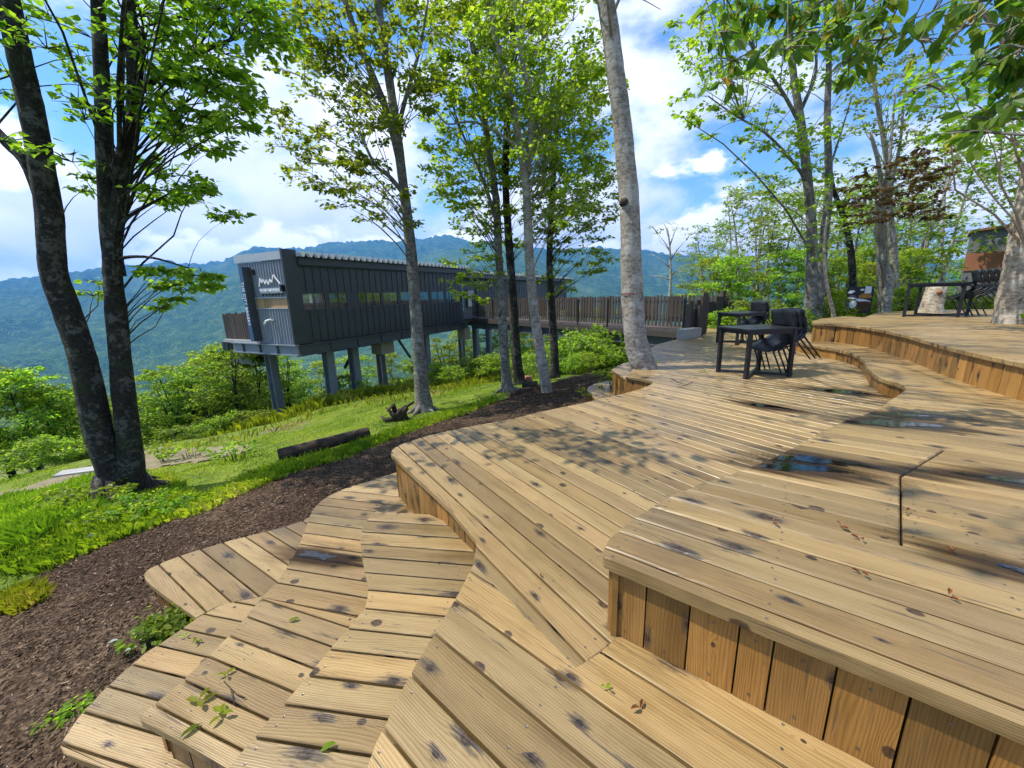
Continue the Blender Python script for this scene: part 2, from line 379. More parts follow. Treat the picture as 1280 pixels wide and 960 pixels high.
td = MT('damp_boards', .3, .5); da = td.attr('damp').outputs['Fac']
trd = td.N('ShaderNodeBsdfTransparent'); td.l.new(td.mix(td.mrange(da, 0, 1), (1.0, 1.0, 1.0), (.34, .30, .25)), trd.inputs['Color'])
gld = td.N('ShaderNodeBsdfGlossy', {'Roughness': .28, 'Color': (1, 1, 1, 1)}); fzd = td.N('ShaderNodeFresnel', {'IOR': 1.33})
mmd = td.N('ShaderNodeMixShader'); td.l.new(td.math('MULTIPLY', fzd.outputs[0], td.math('MULTIPLY', da, .7)), mmd.inputs[0]); td.l.new(trd.outputs[0], mmd.inputs[1]); td.l.new(gld.outputs[0], mmd.inputs[2])
td.l.new(mmd.outputs[0], td.n['Material Output'].inputs['Surface']); M['damp'] = td.m

# ------------------------------------------------------------------ the ground: one sheet from the camera's feet to the far ridges
CT = [(0,900,-.92),(0,760,-1.08),(120,800,-.95),(230,770,-.86),(60,700,-1.12),(200,655,-1.08),(160,622,-1.22),(40,640,-1.62),(20,600,-2.1),(110,590,-2.05),
      (200,555,-2.45),(320,600,-.98),(400,600,-.85),(480,575,-.85),(345,585,-1.02),(465,545,-1.02),(345,538,-3.6),(300,560,-2.1),(413,506,-2.75),(446,503,-3.0),(530,513,-1.2),
      (600,520,-.95),(535,492,-3.3),(588,486,-3.9),(615,480,-3.9),(640,486,-1.05),(700,490,-.88),(690,471,-1.25),(760,470,-.85),(740,450,-1.9),(640,455,-3.6)]
cw = [tuple(PL(*c)) for c in CT]
cw += [(-2,-2,-.9),(0,-6,-.8),(-8,-2,-1.6),(-14,4,-3.2),(-16,-6,-3),(8,-6,-.2),(2,0,-.75),(4,4,-.6),(6,8,-.45),(4.5,10,-.9),(8,12,-.12),(12,9,0),(12,15,.0),(9,16,-.5),(18,12,.35),
       (22,22,.8),(12,24,-.9),(4,18,-2.4),(3,30,-4.5),(26,4,.8),(30,-10,.8),(14,34,-2.5),(30,34,.4),(-8,26,-5.6),(-18,18,-5.6),(-24,8,-6),(-6,38,-8),(-20,32,-9)]
cw = np.array(cw, float)
def _tpsK(d2): return 0.5*d2*np.log(d2+1e-9)
_n = len(cw); _d2 = ((cw[:,None,:2]-cw[None,:,:2])**2).sum(-1)
_A = np.zeros((_n+3,_n+3)); _A[:_n,:_n] = _tpsK(_d2) + np.eye(_n)*.6; _P = np.c_[np.ones(_n), cw[:,:2]]; _A[:_n,_n:] = _P; _A[_n:,:_n] = _P.T
_wt = np.linalg.solve(_A, np.r_[cw[:,2], 0,0,0])
def z_near(x, y):
    x = np.asarray(x, float); y = np.asarray(y, float); sh = x.shape; q = np.c_[x.ravel(), y.ravel()]
    d2 = ((q[:,None,:]-cw[None,:,:2])**2).sum(-1)
    return (_tpsK(d2) @ _wt[:_n] + _wt[_n] + q @ _wt[_n+1:]).reshape(sh)
SKY = [(-900,340),(-200,345),(0,352),(60,345),(130,338),(250,325),(330,310),(430,304),(500,298),(545,296),(600,301),(700,312),(800,312),(850,320),(950,330),(1280,326),(1800,326)]
_az = []; _el = []
for px, py in SKY:
    d = ray(px, py); _az.append(math.atan2(d.x, d.y)); _el.append(math.atan2(d.z, math.hypot(d.x, d.y)))
def sstep(a, b, x):
    t = np.clip((x-a)/(b-a), 0, 1); return t*t*(3-2*t)
def z_far(x, y):
    r = np.hypot(x, y); az = np.arctan2(x, y)
    ridge = 6500*np.tan(np.interp(az, _az, _el))
    k = np.array([0, 45, 130, 320, 700, 1300, 2100, 2900])
    v = np.array([0, -9, -38, -105, -190, -275, -330, -300])
    base = np.interp(r, k, v)
    up = np.clip((r-2700)/(6500-2700), 0, 1)
    h = np.where(r < 2700, base, -305 + (ridge+305)*np.power(up, .9))
    h = np.where(r > 6500, ridge*(1-.35*np.clip((r-6500)/3500, 0, 1)), h)
    h = h + 150*np.exp(-((az+.98)/.17)**2 - ((r-760)/330)**2)          # the wooded spur low on the left
    h = h + 210*np.exp(-((az+.52)/.16)**2 - ((r-3600)/900)**2) + 330*np.exp(-((az+.02)/.16)**2 - ((r-3900)/1200)**2)
    rightside = sstep(.35, .9, az)*sstep(2.6, 1.4, az)                  # the wooded shelf the deck stands on runs on to the right
    h = h*(1-rightside*.0) 
    return h
def ground_z(x, y):
    x = np.asarray(x, float); y = np.asarray(y, float); r = np.hypot(x, y)
    w = sstep(20, 60, r)
    zn = np.where(r < 75, z_near(x, y), 0)
    zn = np.clip(zn, -16, 2.5)
    return zn*(1-w) + z_far(x, y)*w
def GZ(x, y): return float(ground_z(np.array([x]), np.array([y]))[0])
def GP(px, py, tmax=60):                 # where the line of sight through a photo pixel meets the ground
    d = ray(px, py); o = Vector((0,0,EYE)); t = .8; pt = t
    while t < tmax:
        p = o + d*t
        if p.z < GZ(p.x, p.y):
            a, b = pt, t
            for _ in range(14):
                m = (a+b)/2; p = o + d*m
                if p.z < GZ(p.x, p.y): b = m
                else: a = m
            return o + d*b
        pt = t; t *= 1.04
    return o + d*tmax

rr = np.concatenate([np.linspace(.3, 12, 60, endpoint=False), np.geomspace(12, 9500, 300)])
az_f = np.linspace(-1.15, 1.15, 470); az_b = np.linspace(1.15, 2*math.pi-1.15, 60)[1:-1]
aa = np.concatenate([az_f, az_b])
RR, AA = np.meshgrid(rr, aa, indexing='ij')
gx = RR*np.sin(AA); gy = RR*np.cos(AA); gz = np.zeros_like(gx)
for i in range(len(rr)): gz[i] = ground_z(gx[i], gy[i])
def amp(r): return np.interp(r, [0, 3, 25, 60, 300, 1000, 2700, 4500, 9500], [0, .02, .06, .5, 5, 18, 60, 180, 180])
ap = amp(rr); nzv = np.zeros_like(gz)
for i in range(len(rr)):
    if ap[i] <= 0: continue
    sc = 1/ (1.2 if rr[i] < 30 else 30 if rr[i] < 400 else 520)
    for j in range(len(aa)):
        p = Vector((gx[i,j], gy[i,j], 3.3))
        if rr[i] < 400: nzv[i,j] = mnoise.fractal(p*sc, .9, 2.1, 4)
        else: nzv[i,j] = mnoise.ridged_multi_fractal(p*sc/1.6, 1.0, 2.1, 6, 1.0, 2.0)*.62 - .75 + .14*mnoise.noise(p/38) 
gz = gz + nzv*ap[:,None]
nr, na = gx.shape
idx = np.arange(nr*na).reshape(nr, na); jn = np.r_[np.arange(1, na), 0]
fq = np.stack([idx[:-1,:], idx[1:,:], idx[1:,:][:,jn], idx[:-1,:][:,jn]], -1).reshape(-1, 4)
t = MT('hillside_ground', .95, .15); pos = t.pos()
ln = t.N('ShaderNodeVectorMath', operation='LENGTH'); t.l.new(pos, ln.inputs[0]); dist = ln.outputs['Value']
near = t.ramp(t.noise(pos, 2.2, 6, .65), [(.3, (.060, .095, .014)), (.5, (.12, .165, .020)), (.7, (.18, .21, .035))])
soil = t.ramp(t.noise(pos, 9, 5, .7), [(.3, (.10, .075, .045)), (.7, (.21, .17, .11))])
near = t.mix(t.mrange(t.noise(pos, .55, 5, .6), .56, .66), near, soil)
crowns = t.vor(t.mapping(pos, (1,1,1)), .085); c2 = t.vor(pos, .03)
can = t.math('MULTIPLY', crowns.outputs['Distance'], 1.0)
far = t.ramp(t.math('ADD', t.math('MULTIPLY', t.noise(pos, .012, 8, .7), .75), t.math('MULTIPLY', can, .22)), [(.30, (.012, .038, .008)), (.5, (.045, .10, .018)), (.68, (.13, .20, .04))])
far = t.mix(t.mrange(t.noise(pos, .0016, 6, .6), .54, .68), far, (.10, .165, .04))
t.color(t.mix(t.mrange(dist, 35, 90), near, far))
hb = t.math('ADD', t.math('MULTIPLY', can, -1.0), t.math('MULTIPLY', t.noise(pos, .02, 8, .7), 1.6))
bn = t.N('ShaderNodeBump', {'Strength': t.mrange(dist, 60, 300, 0, 1.0), 'Distance': 9.0}); t.l.new(hb, bn.inputs['Height']); t.l.new(bn.outputs[0], t.b.inputs['Normal'])
M['ground'] = t.m
terrain = np_mesh('hillside', np.stack([gx, gy, gz], -1).reshape(-1, 3), fq, M['ground'], smooth=True)
tag(terrain, 'grassy slope falling to a wooded valley and far green mountains', kind='structure')
ZMIN, ZMAX = float(gz.min()), float(gz.max())
hz = MB(); hz.box((0, 0, (ZMIN-1+ZMAX+25)/2), (19800, 19800, ZMAX+25-(ZMIN-1)))
th = bpy.data.materials.new('pale_haze'); th.use_nodes = True; th.node_tree.nodes.remove(th.node_tree.nodes['Principled BSDF'])
pv = th.node_tree.nodes.new('ShaderNodeVolumePrincipled'); pv.inputs['Color'].default_value = (.07, .36, 1.0, 1); pv.inputs['Density'].default_value = 0.000105; pv.inputs['Anisotropy'].default_value = .25
th.node_tree.links.new(pv.outputs[0], th.node_tree.nodes['Material Output'].inputs['Volume'])
haze = hz.build('haze', th); tag(haze, 'thin blue haze over the valley', kind='stuff')

# ------------------------------------------------------------------ mulch path and trodden earth: sheets just above the ground
def inside(px, py, poly):
    n = len(poly); r = np.zeros(px.shape, bool); j = n-1
    for i in range(n):
        xi, yi = poly[i]; xj, yj = poly[j]
        c = ((yi > py) != (yj > py)) & (px < (xj-xi)*(py-yi)/(yj-yi+1e-12)+xi); r ^= c; j = i
    return r
def edge_dist(px, py, poly):
    d = np.full(px.shape, 1e9)
    for i in range(len(poly)):
        a = np.array(poly[i]); b = np.array(poly[(i+1) % len(poly)]); ab = b-a
        tt = np.clip(((px-a[0])*ab[0]+(py-a[1])*ab[1])/(ab@ab+1e-12), 0, 1)
        d = np.minimum(d, np.hypot(px-a[0]-tt*ab[0], py-a[1]-tt*ab[1]))
    return d
def ground_sheet(name, poly, mat, h=.02, step=.06, rough=.15):
    P = np.array(poly); x0, y0 = P.min(0)-.2; x1, y1 = P.max(0)+.2
    xs = np.arange(x0, x1, step); ys = np.arange(y0, y1, step)
    X, Y = np.meshgrid(xs, ys, indexing='ij')
    D = edge_dist(X, Y, poly); D = np.where(inside(X, Y, poly), D, -D)
    wob = np.array([mnoise.fractal(Vector((a*2.3, b*2.3, 1)), 1, 2, 4) for a, b in zip(X.ravel(), Y.ravel())]).reshape(X.shape)
    fine = np.array([mnoise.noise(Vector((a*9, b*9, 4))) for a, b in zip(X.ravel(), Y.ravel())]).reshape(X.shape)
    D = D + wob*rough
    Z = np.stack([ground_z(X[i], Y[i]) for i in range(len(xs))]) + np.clip(D*.35, -.05, h+.012*wob) + .006*fine + .012
    nz = np.array([mnoise.fractal(Vector((a/1.2, b/1.2, 3.3/1.2)), .9, 2.1, 4) for a, b in zip(X.ravel(), Y.ravel())]).reshape(X.shape)
    Z = Z + nz*amp(np.hypot(X, Y))
    ok = D > -.10
    id_ = np.arange(X.size).reshape(X.shape)
    q = np.stack([id_[:-1,:-1], id_[1:,:-1], id_[1:,1:], id_[:-1,1:]], -1)
    m = ok[:-1,:-1] & ok[1:,:-1] & ok[1:,1:] & ok[:-1,1:]
    q = q[m]; used = np.unique(q); re = np.zeros(X.size, int); re[used] = np.arange(len(used))
    V = np.stack([X, Y, Z], -1).reshape(-1, 3)[used]
    return np_mesh(name, V, re[q], mat, smooth=True)
MUL_PX = [(-120,960),(-120,760),(0,738),(60,717),(130,682),(200,655),(260,640),(330,606),(400,582),(440,572),(500,545),(560,523),(620,503),(660,488),(700,476),(740,468),(775,463)]
mul = [tuple(GP(a, b).xy) for a, b in MUL_PX] + [(2.4, 7.5), (1.2, 5.2), (-.6, 3.4), (-1.0, 1.2), (-1.2, .4), (-3, .2)]
t = MT('dark_mulch', .95, .15); pos = t.pos()
f = t.vor(pos, 55, rand=1).outputs['Color']; ff = t.N('ShaderNodeSeparateColor'); t.l.new(f, ff.inputs[0])
c = t.ramp(t.math('ADD', t.math('MULTIPLY', ff.outputs[0], .45), t.math('MULTIPLY', t.noise(pos, 16, 6, .75), .55)), [(.25, (.026, .017, .010)), (.5, (.078, .050, .031)), (.70, (.155, .105, .068)), (.85, (.28, .21, .145))])
c = t.mix(t.mrange(t.noise(pos, .8, 5, .6), .42, .60), c, t.mix(1.0, c, (.55, .5, .5), 'MULTIPLY'))
t.color(c); t.bump(t.math('ADD', ff.outputs[1], t.noise(pos, 30, 5, .7)), .9, .02); M['mulch'] = t.m
o = ground_sheet('mulch_path', mul, M['mulch'], h=.03); tag(o, 'dark wood-chip path curving along the edge of the deck', kind='structure')
dirt = [tuple(GP(a, b).xy) for a, b in [(-40,655),(0,640),(60,622),(120,600),(170,590),(260,575),(330,560),(300,556),(200,562),(100,592),(40,606),(-40,622)]]
t = MT('trodden_earth', .95, .15); pos = t.pos()
t.color(t.ramp(t.math('ADD', t.math('MULTIPLY', t.noise(pos, 3, 6, .7), .6), t.math('MULTIPLY', t.noise(pos, 40, 4, .7), .4)), [(.32, (.13, .14, .045)), (.48, (.19, .16, .095)), (.68, (.30, .26, .19))])); t.bump(t.noise(pos, 40, 5, .7), .5, .01)
o = ground_sheet('dirt_path', dirt, t.m, h=.015, step=.09, rough=.5); tag(o, 'trodden earth path crossing the lawn', kind='structure')
def G(x, y):                             # ground with its relief, for standing things
    return GZ(x, y)

# ------------------------------------------------------------------ timber decks, plank by plank
def chaikin(pts, closed=False, it=1, lim=50):
    for _ in range(it):
        out = []; n = len(pts)
        for i in range(n):
            a, b, c = Vector(pts[i-1]), Vector(pts[i]), Vector(pts[(i+1) % n])
            if (not closed and i in (0, n-1)): out.append(tuple(b)); continue
            u, v = (b-a), (c-b)
            ang = math.degrees(u.angle(v)) if u.length > 1e-6 and v.length > 1e-6 else 0
            if 6 < ang < lim: out += [tuple(b-u*.25), tuple(b+v*.25)]
            else: out.append(tuple(b))
        pts = out
    return pts
def clip_line(poly, co, no):
    """the parts of a simple polygon where (p - co).no <= 0, as a list of polygons"""
    s_ = [(p-co).dot(no) for p in poly]; s_ = [1e-7 if abs(v) < 1e-7 else v for v in s_]; n = len(poly)
    if all(v < 0 for v in s_): return [list(poly)]
    if all(v > 0 for v in s_): return []
    tdir = Vector((-no.y, no.x)); chains = []; i0 = next(i for i in range(n) if s_[i] > 0 and s_[(i+1) % n] < 0)
    cur = None
    for k in range(n):
        i = (i0+k) % n; j = (i+1) % n
        if s_[i] > 0 > s_[j]: cur = [poly[i].lerp(poly[j], s_[i]/(s_[i]-s_[j])), poly[j]]
        elif s_[i] < 0 and s_[j] < 0: cur.append(poly[j])
        elif s_[i] < 0 < s_[j]: cur.append(poly[i].lerp(poly[j], s_[i]/(s_[i]-s_[j]))); chains.append(cur); cur = None
    ev = sorted([(c[0].dot(tdir), k, 0) for k, c in enumerate(chains)] + [(c[-1].dot(tdir), k, 1) for k, c in enumerate(chains)])
    pos = {(k, e): m for m, (_, k, e) in enumerate(ev)}; done_ = set(); out = []
    for k in range(len(chains)):
        if k in done_: continue
        loop = []; c = k
        for _ in range(len(chains)+1):
            if c in done_: break
            done_.add(c); loop += chains[c]
            m = ev[pos[(c, 1)] ^ 1]
            c = m[1]
        out.append(loop)
    return out
def parea(p): return abs(sum(p[i].x*p[(i+1) % len(p)].y - p[(i+1) % len(p)].x*p[i].y for i in range(len(p))))/2
def planks(parent, poly, d, width, zf, mat, thick=.034, gap=.011, offset=0.0, bevel=.004, jit=.0012, name='plank', varw=.0, screws=None, stuff_after=None):
    """fills the outline (world x, y) with boards running along d; each board is one object"""
    d = Vector((d[0], d[1])).normalized(); nrm = Vector((-d.y, d.x))
    poly = [Vector(p) for p in poly]
    s = [p.dot(nrm) for p in poly]; lo, hi = min(s), max(s)
    k = math.floor((lo-offset)/width)*width + offset
    inv = wmat(parent).inverted(); made = 0
    while k < hi:
        w = width*(1+random.uniform(-varw, varw)); a, b = k+gap/2, k+w-gap/2; k += w
        if b < lo or a > hi: continue
        pieces = [r for q in clip_line(poly, nrm*a, -nrm) for r in clip_line(q, nrm*b, nrm) if parea(r) > .0015]
        for pc in pieces:
            ar = sum(pc[i].x*pc[(i+1) % len(pc)].y - pc[(i+1) % len(pc)].x*pc[i].y for i in range(len(pc)))
            if ar < 0: pc.reverse()
            out = []
            for p in pc:
                if not out or (p-out[-1]).length > .004: out.append(p)
            if len(out) > 2 and (out[0]-out[-1]).length < .004: out.pop()
            if len(out) < 3: continue
            dz = random.uniform(-jit, jit)
            bm = bmesh.new()
            top = [bm.verts.new((p.x, p.y, zf(p.x, p.y)+dz)) for p in out]
            bot = [bm.verts.new((p.x, p.y, zf(p.x, p.y)+dz-thick)) for p in out]
            n = len(out); ft = bm.faces.new(top)
            for i in range(n): bm.faces.new((bot[i], bot[(i+1) % n], top[(i+1) % n], top[i]))
            if bevel: 
                try: bmesh.ops.bevel(bm, geom=list(ft.edges), offset=bevel, segments=1, affect='EDGES', profile=.5)
                except Exception: pass
            uvl = bm.loops.layers.uv.new('grain')
            for f in bm.faces:
                side = abs(f.normal.z) < .3
                for l in f.loops:
                    c = l.vert.co; u = c.x*d.x + c.y*d.y; v = c.x*nrm.x + c.y*nrm.y
                    if side: v = v*.0 + (a + (c.z-zf(c.x, c.y)) + (c.x*nrm.x + c.y*nrm.y))
                    l[uvl].uv = (u, v)
            bm.normal_update(); bm.transform(inv)
            me = bpy.data.meshes.new(name); bm.to_mesh(me); bm.free()
            link(name, me, mat, parent); made += 1
            if screws is not None:           # pairs of screws where the joists cross
                uu = [p.dot(d) for p in out]; u0, u1 = min(uu), max(uu)
                j = math.ceil((u0+.04)/.62)*.62
                for u in [u0+.05] + [x for x in np.arange(j, u1, .62)] + [u1-.05]:
                    for v in (a+.035, b-.035):
                        p = d*u + nrm*v
                        if math.hypot(p.x, p.y) < 4.6 and inside(np.array([p.x]), np.array([p.y]), [tuple(q) for q in out])[0]:
                            screws.append((p.x+random.uniform(-.008,.008), p.y+random.uniform(-.008,.008), zf(p.x, p.y)+dz))
    return made
def screw_part(parent, pts, normal=None):
    mb = MB()
    for p in pts:
        if normal is None:
            vs = [(p[0]+.0048*math.cos(a), p[1]+.0048*math.sin(a), p[2]+.0012) for a in np.linspace(0, 2*math.pi, 8)[:-1]]
            vi = [(p[0]+.0026*math.cos(a), p[1]+.0026*math.sin(a), p[2]+.0005) for a in np.linspace(0, 2*math.pi, 8)[:-1]]
            mb.add(vs + vi, [(i, (i+1) % 7, 7+(i+1) % 7, 7+i) for i in range(7)] + [tuple(7+i for i in range(7))])
        else:
            q, nn = p; t1 = Vector((-nn.y, nn.x, 0))
            vs = [q + nn*.0015 + t1*.005*math.cos(a) + Vector((0, 0, .005*math.sin(a))) for a in np.linspace(0, 2*math.pi, 8)[:-1]]
            mb.add(vs, [tuple(range(7))])
    if mb.v:
        o = mb.build('screw_heads', M['screw'], parent); o['kind'] = 'stuff'
def risers(parent, line, ztop, zbot, mat, w=.18, gap=.006, inset=.035, side=1, thick=.022, screws=None):
    """upright boards under an open deck edge; line runs so that the open side is on its right when side = 1"""
    pts = [Vector(p) for p in line]; inv = wmat(parent).inverted()
    seg = [(pts[i], pts[i+1]) for i in range(len(pts)-1)]; tot = sum((b-a).length for a, b in seg)
    def at(s):
        for a, b in seg:
            L = (b-a).length
            if s <= L: return a + (b-a)*(s/L), (b-a).normalized()
            s -= L
        return seg[-1][1], (seg[-1][1]-seg[-1][0]).normalized()
    s = 0.0
    while s < tot - .03:
        ww = min(w*random.choice((.62, 1, 1, 1.0, .95)), tot-s)
        p0, t0 = at(s+gap/2); p1, t1 = at(min(s+ww-gap/2, tot)); tt = (p1-p0)
        s += ww
        if tt.length < .01: continue
        tt.normalize(); out = Vector((tt.y, -tt.x))*side
        o2 = out*(-inset + random.uniform(-.0015, .0015)); i2 = o2 - out*thick
        mid = (p0+p1)/2; zt = ztop(mid.x, mid.y); zb = zbot(mid.x, mid.y)
        bm = bmesh.new(); q = [p0+o2, p1+o2, p1+i2, p0+i2]
        vb = [bm.verts.new((p.x, p.y, zb)) for p in q]; vt = [bm.verts.new((p.x, p.y, zt)) for p in q]
        fs = [bm.faces.new((vb[i], vb[(i+1) % 4], vt[(i+1) % 4], vt[i])) for i in range(4)] + [bm.faces.new(vt), bm.faces.new(vb[::-1])]
        bmesh.ops.recalc_face_normals(bm, faces=bm.faces)
        uvl = bm.loops.layers.uv.new('grain')
        for f in bm.faces:
            for l in f.loops:
                c = l.vert.co; l[uvl].uv = (c.z, Vector((c.x, c.y)).dot(tt))
        bm.transform(inv); me = bpy.data.meshes.new('riser_board'); bm.to_mesh(me); bm.free()
        link('riser_board', me, mat, parent)
        if screws is not None and mid.length < 3.5:
            for zz in (zt-.05, zb+.035):
                p = mid + o2; screws.append((Vector((p.x, p.y, zz)), Vector((out.x, out.y, 0))))
def xy(l, z=0.0): return [tuple(PL(a, b, z).xy) for a, b in l]
def gap_shade(parent, poly, z0, z1):
    """dark sheet under the boards, its colour painted as the shade in the gaps"""
    c = sum((Vector(p) for p in poly), Vector((0, 0)))/len(poly)
    mb = MB(); 
    q = []
    n = len(poly)
    for i in range(n):
        a, b, e = Vector(poly[i-1]), Vector(poly[i]), Vector(poly[(i+1) % n])
        u, v = (b-a).normalized(), (e-b).normalized(); nn = Vector((-(u+v).y, (u+v).x))
        q.append(tuple(b + (nn.normalized()*.085*ORI if nn.length > 1e-5 else Vector((0, 0)))))
    qx = np.array([p[0] for p in q]); qy = np.array([p[1] for p in q]); pl_ = [tuple(p) for p in poly]
    ok = inside(qx, qy, pl_) & (edge_dist(qx, qy, pl_) > .05); q = [p for p, k in zip(q, ok) if k]
    if len(q) < 3: return
    bm = bmesh.new(); f = bm.faces.new([bm.verts.new((p[0], p[1], z0)) for p in q]); bmesh.ops.triangulate(bm, faces=[f])
    bm.transform(wmat(parent).inverted())
    me = bpy.data.meshes.new('gap_shade_sheet'); bm.to_mesh(me); bm.free(); o = link('gap_shade_sheet', me, M['under'], parent)
ORI = 1
def ccw(poly):
    a = sum(poly[i][0]*poly[(i+1) % len(poly)][1]-poly[(i+1) % len(poly)][0]*poly[i][1] for i in range(len(poly)))
    return poly if a > 0 else poly[::-1]
Z0 = lambda x, y: 0.0
ZL1, ZL2, ZL3, ZTOP = -.20, -.43, -.66, .56
def zc(v): return lambda x, y: v
def ZST(x, y):                            # the middle step drains outwards a little: lower at its far end
    dd = (x-.33)*.614 + (y-1.31)*.789
    return .35 - .15*min(max(dd/4.67, 0), 1)

# --- main deck
mid_edge_far = [(525,547),(572,535.7),(615,528),(640,523.4),(685,512.3),(733,503),(748,499)]
hole = [(790,489.5),(806,484),(815,480),(816.7,477.5),(806,474.5),(782,470.6)]
mid_back = [(790,463),(810.5,433.4),(850,423),(872,419),(880,411),(905,407),(985,404)]
riserL = [(488,566),(490,569),(597,668)]
mid_px = [(592,704)] + riserL[::-1] + [(491,561),(500,556)] + mid_edge_far + hole + mid_back
far_seg = xy(mid_edge_far)
dmid = empty('timber_deck', PL(700,560), 'broad main deck level of weathered boards carrying two black tables', 'deck', 'terraced timber decks')
polyA = chaikin(xy(mid_px), True, 1, 45)
polyA += [(7.6, 9.0), (7.0, 6.6), (5.6, 5.6), (4.6, 3.9), (2.0, 2.2)] + xy([(800,700),(775,796),(720,837)])
scr = []
dA = VPdir(300)
planks(dmid, polyA, dA, .128, Z0, M['deck'], offset=.03, screws=scr, varw=.06)
polyF = xy([(720,837),(775,796),(757,785)]) + [(.9,1.1),(1.6,.35),(1.2,-1.2),(-.6,-1.2)] + xy([(440,1030),(452,985),(460,957),(470,927),(485,899),(497.5,870),(522,827),(550,781),(577,735),(592,704)])
planks(dmid, polyF, VPdir(50), .17, Z0, M['deck'], offset=.06, screws=scr, varw=.04)
screw_part(dmid, scr)
rs = []
risers(dmid, xy(riserL[::-1] + [(491,563)]), zc(-.036), zc(-.9), M['riser'], w=.115, side=-1)
risers(dmid, xy([(748,499)] + hole), zc(-.036), zc(-.8), M['riser'], w=.12, side=-1, inset=.03)
risers(dmid, xy([(491,563),(500,557)] + mid_edge_far), zc(-.036), zc(-.95), M['riser'], w=.14, side=-1)
risers(dmid, xy([(460,957),(485,899),(522,827),(577,735),(592,704)]), zc(-.036), zc(-.25), M['riser'], w=.16, side=-1)
gap_shade(dmid, ccw(polyA), -.042, 0); gap_shade(dmid, ccw(polyF), -.0425, 0)

# --- the three low steps at the left
def step_deck(label, secs, z, rl, zb, side=1, wr=.14):
    o = empty('timber_step', (secs[0][0][0][0], secs[0][0][0][1], z), label, 'deck', 'terraced timber decks')
    sc_ = []
    for poly, d, w, off in secs:
        planks(o, poly, d, w, zc(z), M['deck'], thick=.036, offset=off, screws=sc_, varw=.07)
        gap_shade(o, ccw(poly), z-.044, 0)
    screw_part(o, sc_); rs_ = []
    for line in rl: risers(o, line, zc(z-.038), zc(zb), M['riser'], w=wr, side=side, screws=rs_)
    screw_part(o, rs_, 1)
    return o
l1_left = [(470,638.8),(460,647.5),(452.5,660),(450,680),(453.8,702.5),(461,740),(457.5,760),(440,779),(415,807.5),(372.5,858.8),(337.5,897.5),(312.5,927.5),(270,978),(235,1020)]
L1 = chaikin(xy(l1_left, ZL1)) + [(-.9, .3), (.1, .3), (.25, 1.4), (.1, 1.95), (-.35, 2.35)] + xy([(532.5,641)], ZL1)
step_deck('narrow wavy step tucked directly under the edge of the main deck', [(L1, VPdir(-2800), .122, .02)], ZL1, [chaikin(xy(l1_left, ZL1))], -.6)
l2_up = [(496,590),(462.5,601),(432.5,610),(407.5,621),(392.5,633.8),(386,648),(375,680),(360,707.5),(340,735),(327.5,746)]
l2_lo = [(327.5,746),(310,767.5),(290,790),(252.5,827.5),(217.5,860),(173.8,895),(176,900),(232,930),(300,970)]
pu = chaikin(xy(l2_up, ZL2)) + xy([(445,772)], ZL2) + [(-.55, 1.75), (-.1, 2.2), (-.75, 3.0)]
pl = xy(l2_lo, ZL2) + [(-.3, .86), (-.4, 1.6)] + xy([(445,772)], ZL2)
step_deck('middle wavy step with a jutting corner and a green sprig on it', [(pu, VPdir(-1500), .128, .05), (pl, VPdir(-760), .125, .0)], ZL2, [xy(l2_up + l2_lo[1:], ZL2)], -1.1)
l3_a = [(386,646),(380,651),(340,662.5),(290,675),(235,691),(196,706),(184,712),(179.5,718),(183,727),(210,747.5),(245,772)]
l3_b = [(245,773),(215,795),(182.5,815),(155,839),(127.5,864),(98.8,895),(80,922),(75,932),(80,942),(200,985)]
pa = chaikin(xy(l3_a, ZL3)) + xy([(277,755),(329,745)], ZL3) + [(-1.35, 2.6), (-1.3, 3.3)]
pb = xy(l3_b, ZL3) + [(-1.2, .8), (-1.1, 1.5), (-1.3, 2.2)] + xy([(329,745),(277,755)], ZL3)
step_deck('lowest step, the pointed one lying just above the mulch', [(pa, VPdir(-130), .135, .0), (pb, VPdir(-1500), .128, .03)], ZL3, [xy(l3_a + l3_b[1:], ZL3)], -1.2)

# --- middle step that sweeps round to the front right corner
st_front = [(1280,908),(1150,855),(1000,796),(880,748),(800,715),(757,697.5)]
st_left = [(752.5,692),(757,680),(768,667),(800,641),(850,613),(935,585),(985,563),(1040,531),(1097,512.5),(1113,500),(1128,490)]
st_curl = [(1133,486),(1130,480.5),(1101,472.8),(1085.8,462.5),(1079.8,450.5),(1070.3,442.7),(1050,437),(1016,431.4),(1000.6,428.3),(990,426)]
def xyS(l):
    out = []
    for a, b in l:
        z = .3
        for _ in range(6): p = PL(a, b, z); z = ZST(p.x, p.y)
        out.append(tuple(p.xy))
    return out
fr = xyS(st_front); f0 = Vector(fr[0]); fdir = (Vector(fr[0])-Vector(fr[-2])).normalized()
st_poly = xyS(st_left + st_curl) + [(6.9, 7.6), (7.2, 8.6)] + xy([(1016,421),(1050,427),(1083,429)], .18) + [(6.6,6.4),(6.2,4.6),(5.6,3.2),(5.6,1.2),(4.6,-1.2)] + [tuple(f0 + fdir*1.6)] + fr
st_poly = chaikin(st_poly, True, 1, 42)
seam = xyS([(1127,672),(1126,595),(1177,564)])
dS = (Vector(fr[0])-Vector(fr[-2])).normalized()
nS = Vector((-dS.y, dS.x))
dst = empty('timber_deck', (st_poly[0][0], st_poly[0][1], .3), 'raised middle deck level sweeping from the front right corner round to the black tables', 'deck', 'terraced timber decks')
scr = []
# section right of the seam: everything between two board lines beyond the seam's end
s_lo, s_hi = Vector(seam[0]).dot(nS), Vector(seam[2]).dot(nS)
hatch = [seam[0], seam[1], seam[2], tuple(Vector(seam[2])+dS*3.2), tuple(Vector(seam[0])+dS*3.2)]
